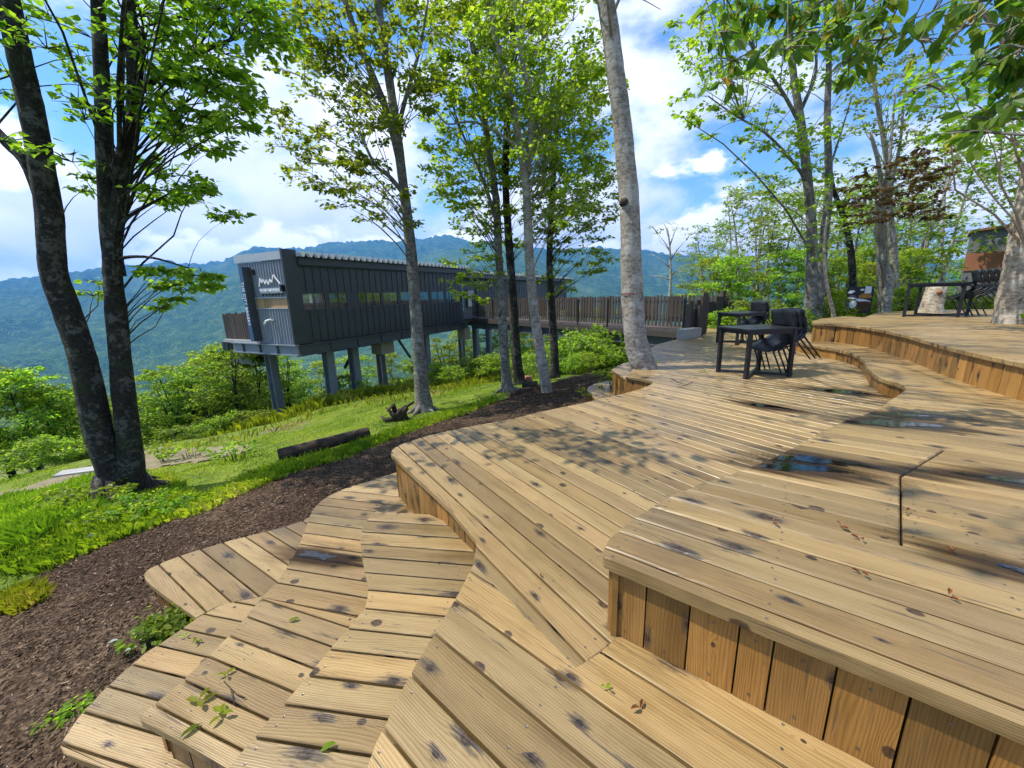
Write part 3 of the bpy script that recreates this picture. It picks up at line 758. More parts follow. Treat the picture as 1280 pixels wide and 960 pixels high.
# main boards stop at the seam, the hatch boards go on behind it
def split_planks():
    base = [Vector(p) for p in st_poly]
    # below the hatch, the hatch's left side and above it are three regions cut by the hatch's two long lines and its seam
    W_ = .142; off = .02
    ss = [p.dot(nS) for p in base]; k0 = math.floor((min(ss)-off)/W_); k1 = math.ceil((max(ss)-off)/W_)
    sg = [Vector(p) for p in seam]
    for k in range(k0, k1):
        a, b = off+k*W_, off+(k+1)*W_; sc_ = (a+b)/2
        strip = [r for q in clip_line(base, nS*a, -nS) for r in clip_line(q, nS*b, nS)]
        hit = None
        for i in range(len(sg)-1):
            u, v = sg[i].dot(nS), sg[i+1].dot(nS)
            if min(u, v) <= sc_ <= max(u, v): hit = (sg[i], sg[i+1])
        for r in strip:
            if hit is None: planks(dst, r, dS, W_, ZST, M['deck'], thick=.05, offset=off, screws=scr, bevel=.007); continue
            d_ = (hit[1]-hit[0]).normalized(); sn = Vector((d_.y, -d_.x))
            if sn.dot(dS) < 0: sn = -sn
            for q in clip_line(r, hit[0]-sn*.004, sn) + clip_line(r, hit[0]+sn*.004, -sn): planks(dst, q, dS, W_, ZST, M['deck'], thick=.05, offset=off, screws=scr, bevel=.007)
split_planks()
screw_part(dst, scr)
rs = []
risers(dst, fr[::-1][:1] + fr[::-1][1:] + [tuple(f0+fdir*1.2)], lambda x, y: ZST(x, y)-.052, zc(.002), M['riser'], w=.15, side=1, inset=.03, screws=rs)
risers(dst, xyS(st_left)[::-1] + [fr[-1]], lambda x, y: ZST(x, y)-.052, zc(.002), M['riser'], w=.14, side=1, inset=.03)
risers(dst, xyS(st_curl)[::-1] + xyS([(1128,490)]), lambda x, y: ZST(x, y)-.052, zc(.002), M['riser'], w=.15, side=1, inset=.03)
screw_part(dst, rs, 1)
bm = bmesh.new(); f = bm.faces.new([bm.verts.new((p[0], p[1], ZST(*p)-.10)) for p in ccw(st_poly)]); bmesh.ops.triangulate(bm, faces=[f])  # dark sheet again: painted shade seen through this level's gaps
bmesh.ops.inset_region(bm, faces=bm.faces[:], thickness=.09); bmesh.ops.delete(bm, geom=[f for f in bm.faces if any(v.is_boundary for v in f.verts)], context='FACES')
bm.transform(wmat(dst).inverted()); me = bpy.data.meshes.new('gap_shade_sheet'); bm.to_mesh(me); bm.free(); link('gap_shade_sheet', me, M['under'], dst)

# --- top deck
tp_edge = [(1016,403.7),(1045,405),(1068,407),(1083,409),(1105,413),(1132,418.8),(1160,426.5),(1190,435),(1235,445),(1280,454.3)]
te = xy(tp_edge, ZTOP); e0, e1 = Vector(te[-2]), Vector(te[-1]); ed = (e1-e0).normalized()
te = te + [tuple(e1 + ed*2.2)]
tp_poly = te + [(16, -1.5), (17, 9.5)] + xy([(1200,386.5),(1120,389),(1095,391)], ZTOP) + xy([(1086,394.5),(1080,396.8),(1058,395.2),(1030,397.5),(1014,401.5)], ZTOP)
dtp = empty('timber_deck', (te[3][0], te[3][1], ZTOP), 'highest deck level at the right, with the pale tree growing through it', 'deck', 'terraced timber decks')
planks(dtp, chaikin(tp_poly, True, 1, 40), VPdir(-60), .14, zc(ZTOP), M['deck'], thick=.045, offset=.01)
risers(dtp, te, zc(ZTOP-.047), lambda x, y: .12, M['riser'], w=.15, side=1, inset=.04)
risers(dtp, xy([(1095,391),(1086,394.5),(1080,396.8),(1058,395.2),(1030,397.5),(1014,401.5),(1016,403.7)], ZTOP), zc(ZTOP-.047), zc(-.1), M['riser'], w=.15, side=1, inset=.04)
gap_shade(dtp, ccw(tp_poly), ZTOP-.053, 0)

# --- two small ledges by the bridge
lg = empty('timber_ledge', PL(770,465,-.12), 'small plank ledge at the foot of the big pale trunk', 'deck')
pg = xy([(764,462),(782,473.5),(800,466),(798,452),(780,453.5)], -.12)
planks(lg, pg, VPdir(300), .14, zc(-.12), M['deck'], screws=None); risers(lg, xy([(780,453.5),(764,462),(782,473.5)], -.12), zc(-.156), zc(-.8), M['riser'], w=.12, side=1, inset=.02)
lg2 = empty('timber_ledge', PL(745,488,-.55), 'low rounded plank ledge poking out over the mulch beside the leafy plants', 'deck')
pg = chaikin(xy([(762,475),(745,479),(735,483.5),(733.5,488),(740,495),(750,503),(790,500),(790,474)], -.55), True, 1)
planks(lg2, pg, VPdir(300), .14, zc(-.55), M['deck']); risers(lg2, xy([(762,475),(745,479),(735,483.5),(733.5,488),(740,495),(750,503)], -.55), zc(-.59), zc(-.95), M['riser'], w=.12, side=1, inset=.02)

# ------------------------------------------------------------------ rain water lying on the boards
def damp_sheet(P, d, nn, zf, label, seed):
    """the wet margin round a puddle, fading out along the grain"""
    A_ = np.array(P); us = np.arange(A_[:,0].min()-.55, A_[:,0].max()+.55, .03); vs_ = np.arange(A_[:,1].min()-.16, A_[:,1].max()+.16, .012)
    U, Vv = np.meshgrid(us, vs_, indexing='ij'); Ps = [(u*.3, v) for u, v in P]
    D = edge_dist(U*.3, Vv, Ps); D = np.where(inside(U*.3, Vv, Ps), D, -D)
    nz_ = np.array([mnoise.fractal(Vector((a*1.6, b*22, seed+3.5)), .9, 2.1, 4) for a, b in zip(U.ravel(), Vv.ravel())]).reshape(U.shape)
    val = np.clip(1 + (D + nz_*.05)/.10, 0, 1); ok = val > .01
    q = ok[:-1,:-1] | ok[1:,:-1] | ok[1:,1:] | ok[:-1,1:]
    id_ = np.arange(U.size).reshape(U.shape); f = np.stack([id_[:-1,:-1], id_[1:,:-1], id_[1:,1:], id_[:-1,1:]], -1)[q]
    used_ = np.unique(f); re = np.zeros(U.size, int); re[used_] = np.arange(len(used_))
    X = U*d.x + Vv*nn.x; Y = U*d.y + Vv*nn.y; Z = np.array([zf(a, b) for a, b in zip(X.ravel(), Y.ravel())]).reshape(X.shape) + .0026
    o = np_mesh('damp_patch', np.stack([X, Y, Z], -1).reshape(-1, 3)[used_], re[f], M['damp'], smooth=True)
    at_ = o.data.attributes.new('damp', 'FLOAT', 'POINT'); at_.data.foreach_set('value', val.ravel()[used_].astype(np.float32))
    tag(o, 'damp dark margin of the ' + label.split(' near')[0].split(' at ')[0].split(' in ')[0].split(' on ')[0].split(' by ')[0], kind='structure')
def puddle(px, zf, label, d, cell=.006, bite=.55, seed=0):
    """a thin sheet of water with a ragged edge, drawn out along the boards"""
    p = xyS(px) if zf is ZST else xy(px, zf(0, 0))
    d = Vector((d[0], d[1])).normalized(); nn = Vector((-d.y, d.x)); P = [(Vector(q).dot(d), Vector(q).dot(nn)) for q in p]
    A_ = np.array(P); us = np.arange(A_[:,0].min()-.1, A_[:,0].max()+.1, cell*2.5); vs_ = np.arange(A_[:,1].min()-.05, A_[:,1].max()+.05, cell)
    U, Vv = np.meshgrid(us, vs_, indexing='ij'); D = edge_dist(U, Vv, P); D = np.where(inside(U, Vv, P), D, -D)
    nz_ = np.array([mnoise.fractal(Vector((a*3.2, b*13, seed+.5)), .9, 2.1, 4) for a, b in zip(U.ravel(), Vv.ravel())]).reshape(U.shape)
    ok = (D/.05 + nz_*bite*1.6 - .05) > 0
    q = ok[:-1,:-1] & ok[1:,:-1] & ok[1:,1:] & ok[:-1,1:]
    id_ = np.arange(U.size).reshape(U.shape); f = np.stack([id_[:-1,:-1], id_[1:,:-1], id_[1:,1:], id_[:-1,1:]], -1)[q]
    if not len(f): return
    damp_sheet(P, d, nn, zf, label, seed)
    used_ = np.unique(f); re = np.zeros(U.size, int); re[used_] = np.arange(len(used_))
    X = U*d.x + Vv*nn.x; Y = U*d.y + Vv*nn.y; Z = np.array([zf(a, b) for a, b in zip(X.ravel(), Y.ravel())]).reshape(X.shape) + .004
    o = np_mesh('puddle', np.stack([X, Y, Z], -1).reshape(-1, 3)[used_], re[f], M['water'], smooth=True); tag(o, label, kind='structure')
puddle([(968,575),(985,570),(1010,570),(1050,576),(1090,582),(1136,588.5),(1100,587.5),(1050,581),(1000,577)], ZST, 'long puddle reflecting blue sky near the seam of the raised deck', dS)
puddle([(936,584),(955,579),(985,579),(1030,584),(1068,592),(1050,594),(1000,590),(965,588)], ZST, 'dark wet puddle just in front of the long blue puddle', dS, seed=3)
puddle([(1045,527),(1080,525),(1140,527),(1180,533),(1130,535),(1080,531)], ZST, 'thin wet streak on the raised deck near the inner corner', dS)
puddle([(1098,516),(1140,517.5),(1180,521),(1130,522)], ZST, 'narrow streak of water behind the thin wet streak', dS)
puddle([(1192,592),(1230,594),(1300,600),(1300,606),(1240,601)], ZST, 'water lying along one board at the right edge', dS)
puddle([(1190,690),(1240,700),(1300,716),(1300,724),(1240,708)], ZST, 'dark wet strip along the hatch boards at the right edge', dS)
puddle([(372,690),(395,691),(424,697),(405,702),(368,697)], zc(ZL2), 'small puddle on the middle low step', VPdir(-1500))
puddle([(1010,487),(1040,487),(1075,490),(1100,494),(1050,492)], zc(0), 'wet streak on the main deck by the tables', dA)
puddle([(930,504),(960,506),(990,512),(950,509)], zc(0), 'short wet streak in the middle of the main deck', dA)

# ------------------------------------------------------------------ the cafe on stilts
BP = Vector((-7.36, 13.5, 0)); BL = Vector((.442, .897, 0)).normalized(); BN = Vector((-BL.y, BL.x, 0))   # corner, long way, towards the valley
def bp(s, n, z): p = BP + BL*s + BN*n; return Vector((p.x, p.y, z))
BROT = Matrix((BL, BN, Vector((0,0,1)))).transposed()      # box axes: x along the building, y across it
ZB, ZF, ZR = -.58, -.22, 2.80                              # beam bottom, floor, roof
LEN, WID, REC = 33.0, 2.1, 10.6
bld = empty('cafe_building', bp(0, 0, ZB), 'dark metal-clad cafe on steel stilts with a zigzag white roof edge', 'building')
def bbox(mb, s0, s1, n0, n1, z0, z1): mb.box(bp((s0+s1)/2, (n0+n1)/2, (z0+z1)/2), (s1-s0, n1-n0, z1-z0), BROT)
def bpart(name, mat, *boxes, parent=None):
    mb = MB()
    for b in boxes: bbox(mb, *b)
    return mb.build(name, M[mat], parent or bld)
# floor, steel edge beams with flanges and stiffeners
bpart('floor_slab', 'under', (.1, LEN, .12, WID-.1, ZF-.20, ZF-.02))
be = bpart('edge_beam', 'steel_dark', (-.02, REC+.3, -.06, .0, ZB, ZF-.02), (-.05, REC+.3, -.12, .10, ZB-.03, ZB+.002), (-.05, REC+.3, -.12, .05, ZF-.045, ZF-.015))
for s in np.arange(1.3, REC, 1.3): bpart('stiffener', 'steel_dark', (s, s+.02, -.115, -.061, ZB+.003, ZF-.046), parent=be)
be = bpart('edge_beam', 'steel', (-.08, -.02, -.10, WID+1.5, ZB+.04, ZF-.02), (-.15, .04, -.123, WID+1.5, ZB, ZB+.039), (-.16, .0, -.124, WID+1.5, ZF-.019, ZF+.02))
for n in (.9, 1.9, 2.9, 3.9): bpart('stiffener', 'steel_dark', (-.14, -.081, n, n+.05, ZB+.04, ZF-.021), parent=be)
bpart('edge_beam', 'steel_dark', (-.02, LEN, WID-.02, WID+.05, ZB, ZF-.02))
for s, z in ((1.6, ZB), (5.2, ZB), (8.8, ZB), (12.4, ZB), (18, ZB), (24, ZB), (30, ZB)): bpart('cross_beam', 'steel_dark', (s-.1, s+.1, .13, WID-.03, ZB-.02, ZF-.21))
# stilts: steel H columns on the slope
def stilt(px, py_top, py_bot, s, n, w=.30, foot=False):
    p = bp(s, n, 0); zg = GZ(p.x, p.y) - .3
    mb = MB(); h = ZB-.03
    mb.box(bp(s, n-w*.5, (zg+h)/2), (w, .03, h-zg), BROT); mb.box(bp(s, n+w*.5, (zg+h)/2), (w, .03, h-zg), BROT)
    mb.box(bp(s, n, (zg+h)/2), (.03, w-.03, h-zg), BROT)
    mb.box(bp(s, n, h-.01), (w+.14, w+.14, .02), BROT)
    mb.build('stilt', M['steel'], bld)
    if foot:
        m2 = MB(); m2.box(Vector((p.x, p.y, zg+.36)), (.85, .85, .5), BROT); m2.box(Vector((p.x, p.y, zg+.66)), (.6, .6, .14), BROT); m2.build('footing', M['concrete'], bld)
for s, n, f in ((.55, 2.45, True), (1.5, .42, False), (2.9, .62, False), (5.6, 1.8, False), (7.3, .3, False), (12.3, .3, False), (13.6, .1, False), (12.9, 1.8, False), (19, .6, False), (20.5, 1.8, False), (26, .6, False)):
    stilt(0, 0, 0, s, n, foot=f)
mb = MB(); mb.bar(bp(2.7, 1.0, ZB-1.0), bp(3.5, 1.0, ZB-.04), .09, .09); mb.build('brace', M['steel_dark'], bld)
mb = MB(); mb.bar(bp(6.4, .6, ZB-1.1), bp(5.6, .6, ZB-.04), .09, .09); mb.build('brace', M['steel_dark'], bld)
# long wall: standing seam panels above and below the ribbon of windows
ZW0, ZW1 = .98, 1.50
def panel_mesh(w, h):
    mb = MB(); mb.box((w/2, .0, h/2), (w-.004, .03, h)); mb.box((.012, -.024, h/2), (.022, .022, h-.01)); return mb.mesh('wall_panel')
pw = REC/32
me_lo, me_hi = panel_mesh(pw, ZW0-.04-ZF-.03), panel_mesh(pw, 2.42-ZW1-.02)
for m_ in (me_lo, me_hi): m_.materials.append(M['panel'])
ang = math.atan2(BL.y, BL.x)
iw = bld.matrix_basis.inverted()
def put_panel(me, s, n, z, name='wall_panel'):
    o = link(name, me, None, bld); o.location = iw @ bp(s, n, z); o.rotation_euler = (0, 0, ang); return o
for i in range(32):
    if i >= 1: put_panel(me_lo, .02+i*pw*.997, .05, ZF+.03); put_panel(me_hi, .02+i*pw*.997, .05, ZW1+.02)
bpart('corner_post', 'panel', (-.10, .42, -.05, .035, ZF+.025, ZR+.14))
bpart('eave_beam', 'panel', (.43, REC+.75, -.10, .06, 2.46, 2.70)); bpart('soffit', 'panel', (.43, REC+.7, -.02, .30, 2.42, 2.458)); bpart('eave_beam', 'panel', (REC+.8, LEN, .57, .72, 2.30, 2.54)); bpart('roof_fascia', 'panel', (REC+.72, REC+.80, -.1, WID, 2.46, 2.83))
bpart('wall_lining', 'panel', (.35, REC, .0655, .12, ZF, ZW0-.042), (.35, REC, .0655, .12, ZW1+.022, 2.418))
# ribbon windows, each with its frame and panes; the far wall has them too, so one looks through
ws = [(.45, 1.45, 2), (1.55, 2.45, 2), (2.95, 4.25, 3), (4.3, 5.3, 1), (5.4, 6.5, 1), (6.6, 7.6, 1), (7.7, 8.9, 2), (9.0, 9.9, 3)]
for s0, s1, k in ws:
    f = bpart('window', 'steel_dark', (s0, s1, .02, .11, ZW0-.038, ZW0), (s0, s1, .02, .11, ZW1, ZW1+.018), (s0, s0+.04, .021, .109, ZW0, ZW1), (s1-.04, s1, .021, .109, ZW0, ZW1))
    for j in range(k):
        a = s0+.04+(s1-s0-.08)*j/k; b = s0+.04+(s1-s0-.08)*(j+1)/k
        bpart('pane', 'glass', (a+.003, b-.012, .058, .070, ZW0+.002, ZW1-.002), parent=f)
        if j: bpart('mullion', 'steel_dark', (a-.012, a+.003, .03, .10, ZW0+.001, ZW1-.001), parent=f)
prev = .36
for s0, s1, k in ws + [(10.3, 10.4, 0)]:
    if s0-prev > .02: bpart('window_pier', 'panel' if s0 < 10 else 'amber_wood', (prev+.002, s0-.002, .03, .10, ZW0-.037, ZW1+.017))
    prev = s1
for s0, s1, k in ((.4, 3.1, 2), (3.3, 6.3, 3), (6.5, 9.9, 3)): bpart('pane', 'glass', (s0, s1, WID-.06, WID-.045, ZW0-.3, ZW1+.35))
bpart('far_wall', 'panel', (.0, LEN, WID-.10, WID, ZF, ZW0-.3), (.0, LEN, WID-.10, WID, ZW1+.35, 2.45), (3.1, 3.3, WID-.10, WID, ZW0-.299, ZW1+.349), (6.3, 6.5, WID-.10, WID, ZW0-.299, ZW1+.349), (9.9, LEN, WID-.10, WID, ZW0-.299, ZW1+.349))
bpart('counter', 'dark_wood', (1.2, 2.0, 1.1, 1.6, ZF, 1.18)); bpart('counter', 'dark_wood', (3.4, 4.2, 1.3, 2.0, ZF, 1.22)); bpart('shelf_unit', 'amber_wood', (8.0, 8.4, 1.4, 1.9, ZF, 1.3))
# zigzag folded-plate roof with white ends
wv = .30
m = MB(); m.add([(0, 0, .175), (.245, 0, .175), (.155, 0, .0), (.09, 0, .0), (0, .02, .175), (.245, .02, .175), (.155, .02, .0), (.09, .02, .0)], [(3,2,1,0),(4,5,6,7),(0,1,5,4),(1,2,6,5),(2,3,7,6),(3,0,4,7)])
me_cap = m.mesh('eave_cap'); me_cap.materials.append(M['white'])
def zigzag(s0, s1, n0, n1, z):
    k = int((s1-s0)/wv); prof = []; mb = MB()
    for i in range(k): prof += [(s0+i*wv, z+.005), (s0+i*wv+.105, z+.005), (s0+i*wv+.15, z+.14), (s0+i*wv+.195, z+.14)]
    top = [bp(s, n0, q) for s, q in prof]; top2 = [bp(s, n1, q) for s, q in prof]; n = len(prof); up = Vector((0, 0, .02))
    mb.add(top+top2+[v+up for v in top]+[v+up for v in top2], [(i, i+1, n+i+1, n+i) for i in range(n-1)]+[(2*n+i, 3*n+i, 3*n+i+1, 2*n+i+1) for i in range(n-1)]+[(i, 2*n+i, 2*n+i+1, i+1) for i in range(n-1)])
    mb.build('roof', M['steel_dark'], bld)
    for i in range(k):
        o = link('eave_cap', me_cap, None, bld); o.location = iw @ bp(s0-.0+i*wv, n0-.025, z+.015); o.rotation_euler = (0, 0, ang)
zigzag(.42, REC+.75, -.22, WID+.2, 2.70); zigzag(REC+.8, LEN, .45, WID+.2, 2.54)
# gable: ribbed cladding in two bands with a strip of timber between
gcap = bpart('gable_flashing', 'trim', (-.085, .0, .036, WID+.5, 2.62, ZR+.08))
def ribs(n0, n1, z0, z1):
    mb = MB(); bbox(mb, -.02, .03, n0, n1, z0, z1)
    nn = n0
    while nn < n1-.05:
        mb.add([bp(-.021, nn, z0), bp(-.021, nn+.10, z0), bp(-.055, nn+.075, z0), bp(-.055, nn+.025, z0), bp(-.021, nn, z1), bp(-.021, nn+.10, z1), bp(-.055, nn+.075, z1), bp(-.055, nn+.025, z1)],
               [(0,3,7,4),(3,2,6,7),(2,1,5,6),(0,1,2,3),(4,7,6,5)]); nn += .145
    return mb
ribs(.05, WID+.45, 1.42, 2.60).build('ribbed_cladding', M['corr'], bld)
ribs(.05, WID+.05, ZF+.03, 1.02).build('ribbed_cladding', M['corr'], bld)
bpart('drip_edge', 'trim', (-.075, .02, .036, WID+.45, 1.385, 1.419)); bpart('drip_edge', 'trim', (-.075, .02, .036, WID+.05, 1.021, 1.05))
for j in range(4):
    a = .08 + j*.44; bpart('timber_strip', 'amber_wood', (-.015, .02, a, a+.434, 1.052, 1.383))
bpart('side_wall', 'panel', (.05, 1.2, WID+.051, WID+.44, 1.42, 2.5))
# blade sign with white letters, logo sign, lamp
sg = bpart('blade_sign', 'steel_dark', (-.34, -.058, 1.78, 1.98, ZF+.12, 2.45))
bpart('sign_face', 'blue_sign', (-.347, -.3405, 1.782, 1.978, ZF+.122, 2.448), parent=sg)
def text(body, size, name, mat, origin, ex, ey, parent, extrude=.006, spacing=1.0):
    c = bpy.data.curves.new(name, 'FONT'); c.body = body; c.size = size; c.extrude = extrude; c.align_x = 'CENTER'; c.align_y = 'CENTER'; c.space_character = spacing
    o = bpy.data.objects.new(name, c); COL.objects.link(o); c.materials.append(mat); o.parent = parent
    ex = Vector(ex).normalized(); ey = Vector(ey).normalized()
    m = Matrix((ex, ey, ex.cross(ey))).transposed().to_4x4(); m.translation = origin
    o.matrix_basis = wmat(parent).inverted() @ m
    bpy.context.view_layer.update()
    me = bpy.data.meshes.new_from_object(o.evaluated_get(bpy.context.evaluated_depsgraph_get())); mb_ = o.matrix_basis.copy()
    bpy.data.objects.remove(o); o = link(name, me, mat, parent); o.matrix_basis = mb_; o['kind'] = 'stuff'
    return o
Zv = Vector((0, 0, 1))
text('THE CITY BAKERY', .175, 'sign_lettering', M['white'], bp(-.356, 1.88, 1.2), -Zv, -BN, sg, spacing=1.05)
lg_ = bpart('logo_sign', 'trim', (-.11, -.056, .20, 1.40, 1.545, 1.72))
bpart('sign_bracket', 'steel_dark', *[(-.10, -.056, (.26+j*.17), (.30+j*.17), 1.47, 1.544) for j in range(7)], parent=lg_)
text('MOUNTAIN HARBOR', .115, 'sign_lettering', M['white'], bp(-.118, .80, 1.632), -BN, Zv, lg_, spacing=1.0)
mb = MB(); zz = [(1.38, 1.78), (1.29, 2.06), (1.21, 1.90), (1.13, 2.02), (1.04, 1.86), (.96, 2.0), (.87, 1.84), (.77, 2.0), (.68, 1.9), (.54, 2.14), (.40, 1.98), (.26, 1.84)]
for a, b in zip(zz[:-1], zz[1:]): mb.bar(bp(-.09, a[0], a[1]), bp(-.09, b[0], b[1]), .03, .035)
mb.build('mountain_logo', M['white'], lg_)
bpart('spot_lamp', 'black', (-.16, -.056, 1.55, 1.62, 2.18, 2.36)); bpart('spot_lamp', 'black', (-.20, -.057, .09, .16, 1.60, 1.80))
mb = MB(); mb.tube([bp(-.06, .95, .62), bp(-.16, 1.0, .66), bp(-.24, 1.10, .62), bp(-.27, 1.18, .50)], .035, 8); mb.build('vent_pipe', M['white'], bld)
# air conditioner slung under the floor
bpart('air_unit', 'machine', (4.2, 5.0, .3, .9, ZB-.62, ZB-.035)); bpart('air_unit', 'machine', (10.9, 11.5, .2, .7, ZB-.75, ZB-.035))
# recessed rear wing with door and window
bpart('recess_wall', 'panel', (REC, REC+.08, .08, 1.1, ZF, 2.42)); bpart('rear_wall', 'panel', (REC+.09, LEN-.1, 1.1, 1.18, ZF, 2.42))
sm = panel_mesh(.42, 2.40-ZF); sm.materials.append(M['panel'])
for i in range(int((LEN-REC-3.6)/.42)): put_panel(sm, REC+3.3+i*.42, 1.07, ZF+.01)
d_ = bpart('door', 'steel_dark', (REC+.5, REC+1.7, 1.02, 1.09, ZF+.02, 2.05)); bpart('pane', 'glass', (REC+.62, REC+1.58, 1.005, 1.018, .3, 1.95), parent=d_)
bpart('door_painted_reflection', 'blue_sign', (REC+.64, REC+1.56, 1.0185, 1.0195, .32, 1.93), parent=d_)  # blue sheet behind the glass, painted as a reflection of the sky
w_ = bpart('window', 'steel_dark', (REC+2.1, REC+2.9, 1.02, 1.09, .5, 1.6)); bpart('pane', 'trim', (REC+2.16, REC+2.84, 1.012, 1.019, .56, 1.54), parent=w_)
bpart('wall_lamp', 'trim', (REC+3.0, REC+3.15, .98, 1.06, 1.9, 2.1)); bpart('end_trim', 'trim', (LEN-.08, LEN, .58, .68, ZF, 2.29))
# terrace beyond the gable, stepping down towards the valley, with its slatted parapet
TW = WID+2.2
bpart('terrace_floor', 'concrete', (-.02, 3.0, WID+.02, TW, ZF-.01, ZF+.10)); bpart('terrace_beam', 'steel', (-.09, 2.9, TW+.005, TW+.06, ZB+.02, ZF)); 
bpart('terrace_floor', 'concrete', (1.0, 5.0, TW+.08, TW+1.5, ZF-.75, ZF-.66)); bpart('terrace_beam', 'steel', (.92, .995, TW+.08, TW+1.5, ZF-1.08, ZF-.70)); bpart('terrace_beam', 'steel', (.97, 5, TW+1.44, TW+1.5, ZF-1.10, ZF-.76))
bpart('terrace_beam', 'steel_dark', (1.2, 4.8, .5, TW+1.4, ZB-.16, ZB-.04))
ps = MB(); ps.box((0, 0, .5), (.022, .085, 1.0)); pme = ps.mesh('parapet_slat'); pme.materials.append(M['grey_wood'])
def parapet(s0, n0, s1, n1, z, h, pitch=.115):
    a, b = bp(s0, n0, z), bp(s1, n1, z); L = (b-a).length; k = max(2, int(L/pitch)); rz = math.atan2((b-a).y, (b-a).x)
    for i in range(k):
        o = link('parapet_slat', pme, None, bld); o.location = iw @ a.lerp(b, (i+.5)/k); o.rotation_euler = (0, 0, rz+math.pi/2); o.scale = (1, 1, h*random.uniform(.97, 1.03))
    m2 = MB()
    for zz in (.25, .75): m2.bar(a+Zv*(h*zz)+BL*.02, b+Zv*(h*zz)+BL*.02, .03, .05)
    m2.build('parapet_rail', M['steel_dark'], bld)
parapet(.1, WID+.1, .1, TW, ZF+.12, .95); parapet(.1, TW, 2.9, TW, ZF+.12, .95)
parapet(1.05, TW+.1, 1.05, TW+1.45, ZF-.64, 1.0); parapet(1.05, TW+1.45, 4.9, TW+1.45, ZF-.64, 1.0)

# ------------------------------------------------------------------ footbridge from the deck to the cafe
A = Vector((5.75, 12.75, 0)); B = bp(REC+.4, -.25, 0); B.z = 0
BD = (B-A).normalized(); BW = Vector((BD.y, -BD.x, 0))          # towards the far side
if BW.y < 0: BW = -BW
br = empty('footbridge', A, 'timber footbridge with steel girders leading from the deck to the cafe', 'bridge')
L = (B-A).length
mb = MB(); mb.bar(A+Zv*-.17, B+Zv*-.17, .06, .20); mb.build('fascia_board', M['grey_wood'], br)
mb = MB(); q = BW*2.0; mb.bar(A+q+Zv*-.17, B+q+Zv*-.17, .06, .20); mb.build('fascia_board', M['grey_wood'], br)
mb = MB(); q = BW*.12; mb.bar(A+q+Zv*-.44, B+q+Zv*-.44, .04, .32); mb.bar(A+q+Zv*-.61, B+q+Zv*-.61, .22, .03); q = BW*1.8; mb.bar(A+q+Zv*-.44, B+q+Zv*-.44, .04, .32)
mb.build('girder', M['steel_dark'], br)
mb = MB()
for i in range(8):
    mb = MB(); mb.box(A.lerp(B, (i+.3)/8)+BW*.06+Zv*-.44, (.03, .16, .30), Matrix.Rotation(math.atan2(BD.y, BD.x), 3, 'Z')); mb.build('stiffener', M['steel_dark'], br)
pm = MB(); pm.box((0, 0, 0), (.135, 1.96, .04)); pbm = pm.mesh('plank'); pbm.materials.append(M['grey_wood'])
rzb = math.atan2(BD.y, BD.x); ib = br.matrix_basis.inverted()
for i in range(int(L/.145)):
    o = link('plank', pbm, None, br); o.location = ib @ (A+BD*(i*.145+.07)+BW*1.0+Zv*-.045); o.rotation_euler = (0, 0, rzb)
for k_, (ox, lab) in enumerate(((0.06, 'slatted railing along the near side of the footbridge'), (1.94, 'slatted railing along the far side of the footbridge'))):
    rl = empty('bridge_railing', A+BW*ox, lab, 'railing'); ir = rl.matrix_basis.inverted()
    s_ = MB(); s_.box((0, 0, .55), (.078, .03, .98)); sme = s_.mesh('slat'); sme.materials.append(M['grey_wood'])
    for i in range(int(L/.145)):
        o = link('slat', sme, None, rl); o.location = ir @ (A+BW*ox+BD*(i*.145+.05)+Zv*.02); o.rotation_euler = (0, 0, rzb); o.scale = (1, 1, random.uniform(.985, 1.03))
    inn = BW*(.035 if k_ == 0 else -.035)
    for zz in (.30, .90):
        mb = MB(); mb.bar(A+BW*ox+inn+Zv*zz, B+BW*ox+inn+Zv*zz, .03, .05); mb.build('rail', M['steel_dark'], rl)
    for i in range(int(L/1.55)+1):
        mb = MB(); p = A+BW*ox-inn*.7+BD*(i*1.55+.2); mb.box(p+Zv*.42, (.045, .045, 1.2), Matrix.Rotation(rzb, 3, 'Z')); mb.build('post', M['black'], rl)
pr = MB(); p = A+BD*1.1+BW*1.0; rp = Matrix.Rotation(rzb, 3, 'Z'); pr.box(Vector((p.x, p.y, -1.9)), (.9, 1.9, 2.5), rp)
tag(pr.build('bridge_pier', M['concrete'], None, origin=(p.x, p.y, -3.2)), 'concrete pier holding up the deck end of the footbridge', 'pier')
ab = MB(); a0, a1 = PL(851, 424), PL(871, 421); ab.bar((a0.x, a0.y, -.05), (a1.x, a1.y, -.05), .25, .62)
tag(ab.build('abutment_block', M['concrete'], None, origin=(a0.x, a0.y, -.36)), 'low concrete block at the deck end of the footbridge', 'concrete block')
# gate posts: a cluster of upright timbers of different heights
pg = empty('timber_post_screen', PL(872,422), 'cluster of upright timber posts of uneven height at the bridge entrance', 'post screen')
for px, py, h in ((858,421,.92),(861.5,420.5,1.0),(865,420,.78),(868.5,420,1.02),(872,420.5,.88),(875,420,1.12),(878.5,418,1.22),(880,416,1.0)):
    mb = MB(); p = PL(px, py); mb.box((p.x, p.y, h/2-.02), (.095, .095, h), Matrix.Rotation(.3, 3, 'Z')); mb.build('post', M['dark_wood'], pg)
pg = empty('timber_post_screen', PL(905,408), 'dark row of thick square timbers behind the far black table', 'post screen')
for px, py, h, w in ((885,409,1.0,.26),(893,409,.85,.26),(903,408.5,1.02,.28),(908,408,1.22,.12),(912,408,.98,.14),(918,408,.85,.22),(931,407,.9,.25),(943,407,.8,.25)):
    mb = MB(); p = PL(px, py); mb.box((p.x, p.y+.4, h/2-.05), (w, .16, h+.1), Matrix.Rotation(.1, 3, 'Z')); mb.build('post', M['dark_wood'], pg)

